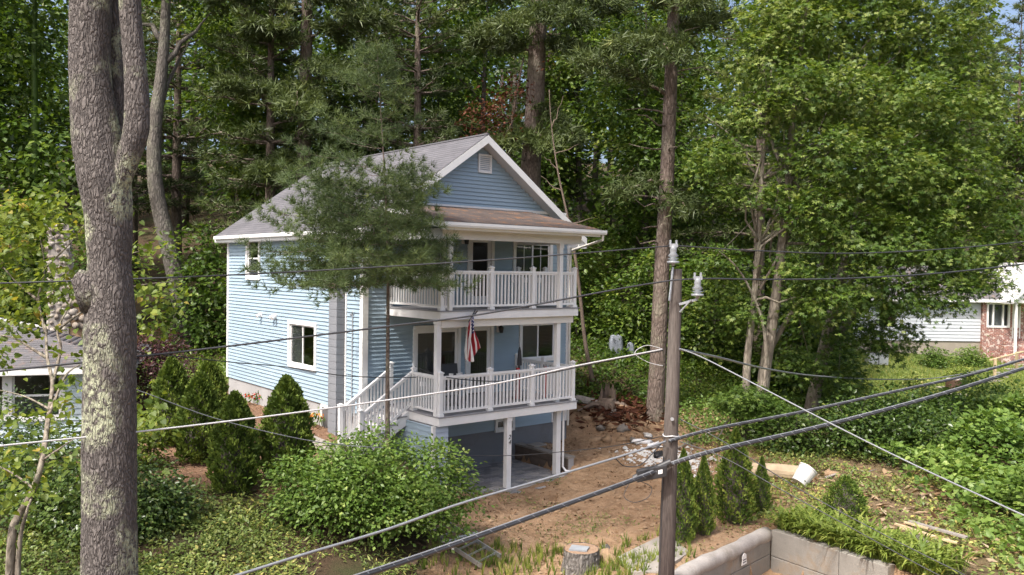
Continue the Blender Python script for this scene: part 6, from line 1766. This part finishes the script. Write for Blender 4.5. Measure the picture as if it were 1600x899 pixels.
# rough grass along the lower edge and round the stump
GPX = scatter(1500, -1.6, 3.6, 14.8, 17.3, lambda x, y, u: (u < .5 * (lump(x * 2.1, y * 2) > 0) + .12) & ~in_pit(x, y), 19)
zz = hgt(GPX[:, 0], GPX[:, 1]); n = len(GPX)
o = add('rough_grass', foliage('rough_grass', GRASS, np.stack([GPX[:, 0], GPX[:, 1], zz], -1), np.array([0, 0, 1.]) + r.normal(0, .15, (n, 3)), r.normal(size=(n, 3)), r.uniform(.12, .32, n), M['blade'])); tag(o, kind='stuff')
GL = scatter(16000, 13.5, 32, 32, 50, lambda x, y, u: u < .8, 20); zz = hgt(GL[:, 0], GL[:, 1]); n = len(GL)
o = add('lawn_grass', foliage('lawn_grass', GRASS, np.stack([GL[:, 0], GL[:, 1], zz - .02], -1), np.array([0, 0, 1.]) + r.normal(0, .2, (n, 3)), r.normal(size=(n, 3)), r.uniform(.12, .24, n), M['blade'])); tag(o, kind='stuff')
# wood chips, dead leaves and pebbles on the bare ground
n = 16000; x = r.uniform(-10, 8.5, n); y = r.uniform(14.5, 31, n); hx, hy = to_house(x, y)
dm2, mm2, _, so2 = zone_masks(x, y)
k = (r.random(n) < np.clip(dm2 * (.2 + .8 * (lump(x * 1.2, y * 1.4) > -.1)) + mm2 + so2 * .8, 0, 1)) & ~((hx > -.1) & (hx < 7.4) & (hy > -.1)) & ~((hx > .8) & (hx < 5.3) & (hy > -3) & (hy < .1)) & ~in_pit(x, y)
x, y = x[k], y[k]; n = len(x)
o = add('leaf_litter', foliage('leaf_litter', KITE, np.stack([x, y, hgt(x, y) + .02], -1), r.normal(size=(n, 3)) * [1, 1, .25], r.normal(size=(n, 3)) * .4 + [0, 0, 1], r.uniform(.03, .10, n), M['deadleaf'])); tag(o, kind='stuff')
n = 7000; x = r.uniform(-1, 6.5, n); y = r.uniform(15.5, 29, n); hx, hy = to_house(x, y)
k = ~((hx > -.1) & (hx < 7.5) & (hy > -.1)) & ~((hx > .8) & (hx < 5.5) & (hy > -3.1) & (hy < .1)) & ~in_pit(x, y) & (r.random(n) < .25 + .75 * (lump(x * .9 + 1, y * .8) > 0)); x, y = x[k], y[k]; n = len(x)
PEB = (np.array([(1, 0, 0), (-.3, .8, 0), (-.6, -.6, 0), (.1, .05, .6), (.3, -.7, .2)]), np.array([(0, 1, 3), (1, 2, 3), (2, 4, 3), (4, 0, 3)]))
o = add('pebbles', foliage('pebbles', PEB, np.stack([x, y, hgt(x, y)], -1), r.normal(size=(n, 3)) * [1, 1, 0], np.tile([0, 0, 1.], (n, 1)), .012 + .075 * r.random(n) ** 4, M['rock'])); tag(o, kind='stuff')

# plaster crumbs and splinters of the rubble heap
n = 900; c0 = ground_at(1015, 705); c1 = ground_at(1085, 735)
tt = r.random(n)[:, None]; xy = c0[None, :2] * (1 - tt) + c1[None, :2] * tt + r.normal(0, .55, (n, 2)) * [1, .8]
o = add('rubble_crumbs', foliage('rubble_crumbs', PEB, np.stack([xy[:, 0], xy[:, 1], hgt(xy[:, 0], xy[:, 1])], -1), r.normal(size=(n, 3)) * [1, 1, 0], np.tile([0, 0, 1.], (n, 1)), .02 + .10 * r.random(n) ** 3, M['bucket'])); tag(o, kind='stuff')
n = 700; x = r.uniform(5.8, 11, n); y = r.uniform(15.5, 23, n); k = ~in_pit(x, y); x, y = x[k], y[k]; n = len(x)
o = add('dry_straw', foliage('dry_straw', LANCE, np.stack([x, y, hgt(x, y) + .06], -1), r.normal(size=(n, 3)) * [1, 1, .15], r.normal(size=(n, 3)) * .4 + [0, 0, 1], r.uniform(.15, .45, n), M['deadleaf'], r.uniform(.6, 1, n))); tag(o, kind='stuff')

# brush and torn roots round the rotten stump
n = 650; c0 = ground_at(940, 640); c1 = ground_at(1005, 655)
tt = r.random(n)[:, None]; xy = c0[None, :2] * (1 - tt) + c1[None, :2] * tt + r.normal(0, .5, (n, 2))
o = add('brush', foliage('brush', LANCE, np.stack([xy[:, 0], xy[:, 1], hgt(xy[:, 0], xy[:, 1]) + r.uniform(.03, .22, n)], -1), r.normal(size=(n, 3)) * [1, 1, .35], r.normal(size=(n, 3)), r.uniform(.12, .5, n), M['brownleaf'], r.uniform(.2, 1, n))); tag(o, kind='stuff')

# shrubs on the right bank and behind the lawn
for i, (px, py, sc, mt, lb) in enumerate(((1400, 690, 1.5, 'leafdark', 'dark shrub below the lawn edge behind the vine bank'), (1330, 680, 1.3, 'leafdark', 'dark shrub under the maple beside the tipped barrel'), (1450, 670, 1.2, 'leafbush', 'green shrub at the lawn edge beneath the brown tub'), (1540, 640, 1.5, 'leafbush', 'leafy green shrub in front of the stone steps'), (1590, 670, 1.4, 'vine', 'bright shrub rising from the vine bank'), (1240, 680, .9, 'leafdark', 'dark shrub behind the sawn log'), (1500, 590, .7, 'blade', 'pale variegated shrub behind the brown tub'), (1430, 600, .6, 'cover', 'low flowering shrub on the lawn beside the brown tub'), (1515, 560, .8, 'leafbush', 'shrub against the foundation of the grey sided house'), (1460, 566, .8, 'leafbush', 'second shrub against the foundation of the grey sided house'))):
    p = ground_at(px, py + (25 if py > 630 else 10))
    bushy('shrub', lb, 'shrub', p, [(a * sc, b * sc, c * sc, q * sc, q * sc, q * .7 * sc) for a, b, c, q in ((-.5, 0, .5, .75), (.5, .1, .5, .75), (0, 0, .95, .65), (.1, -.3, .3, .7))], int(230 * sc), 12, .13, .18 * sc ** .5, mt, seed=200 + i, group='shrubs round the lawn')
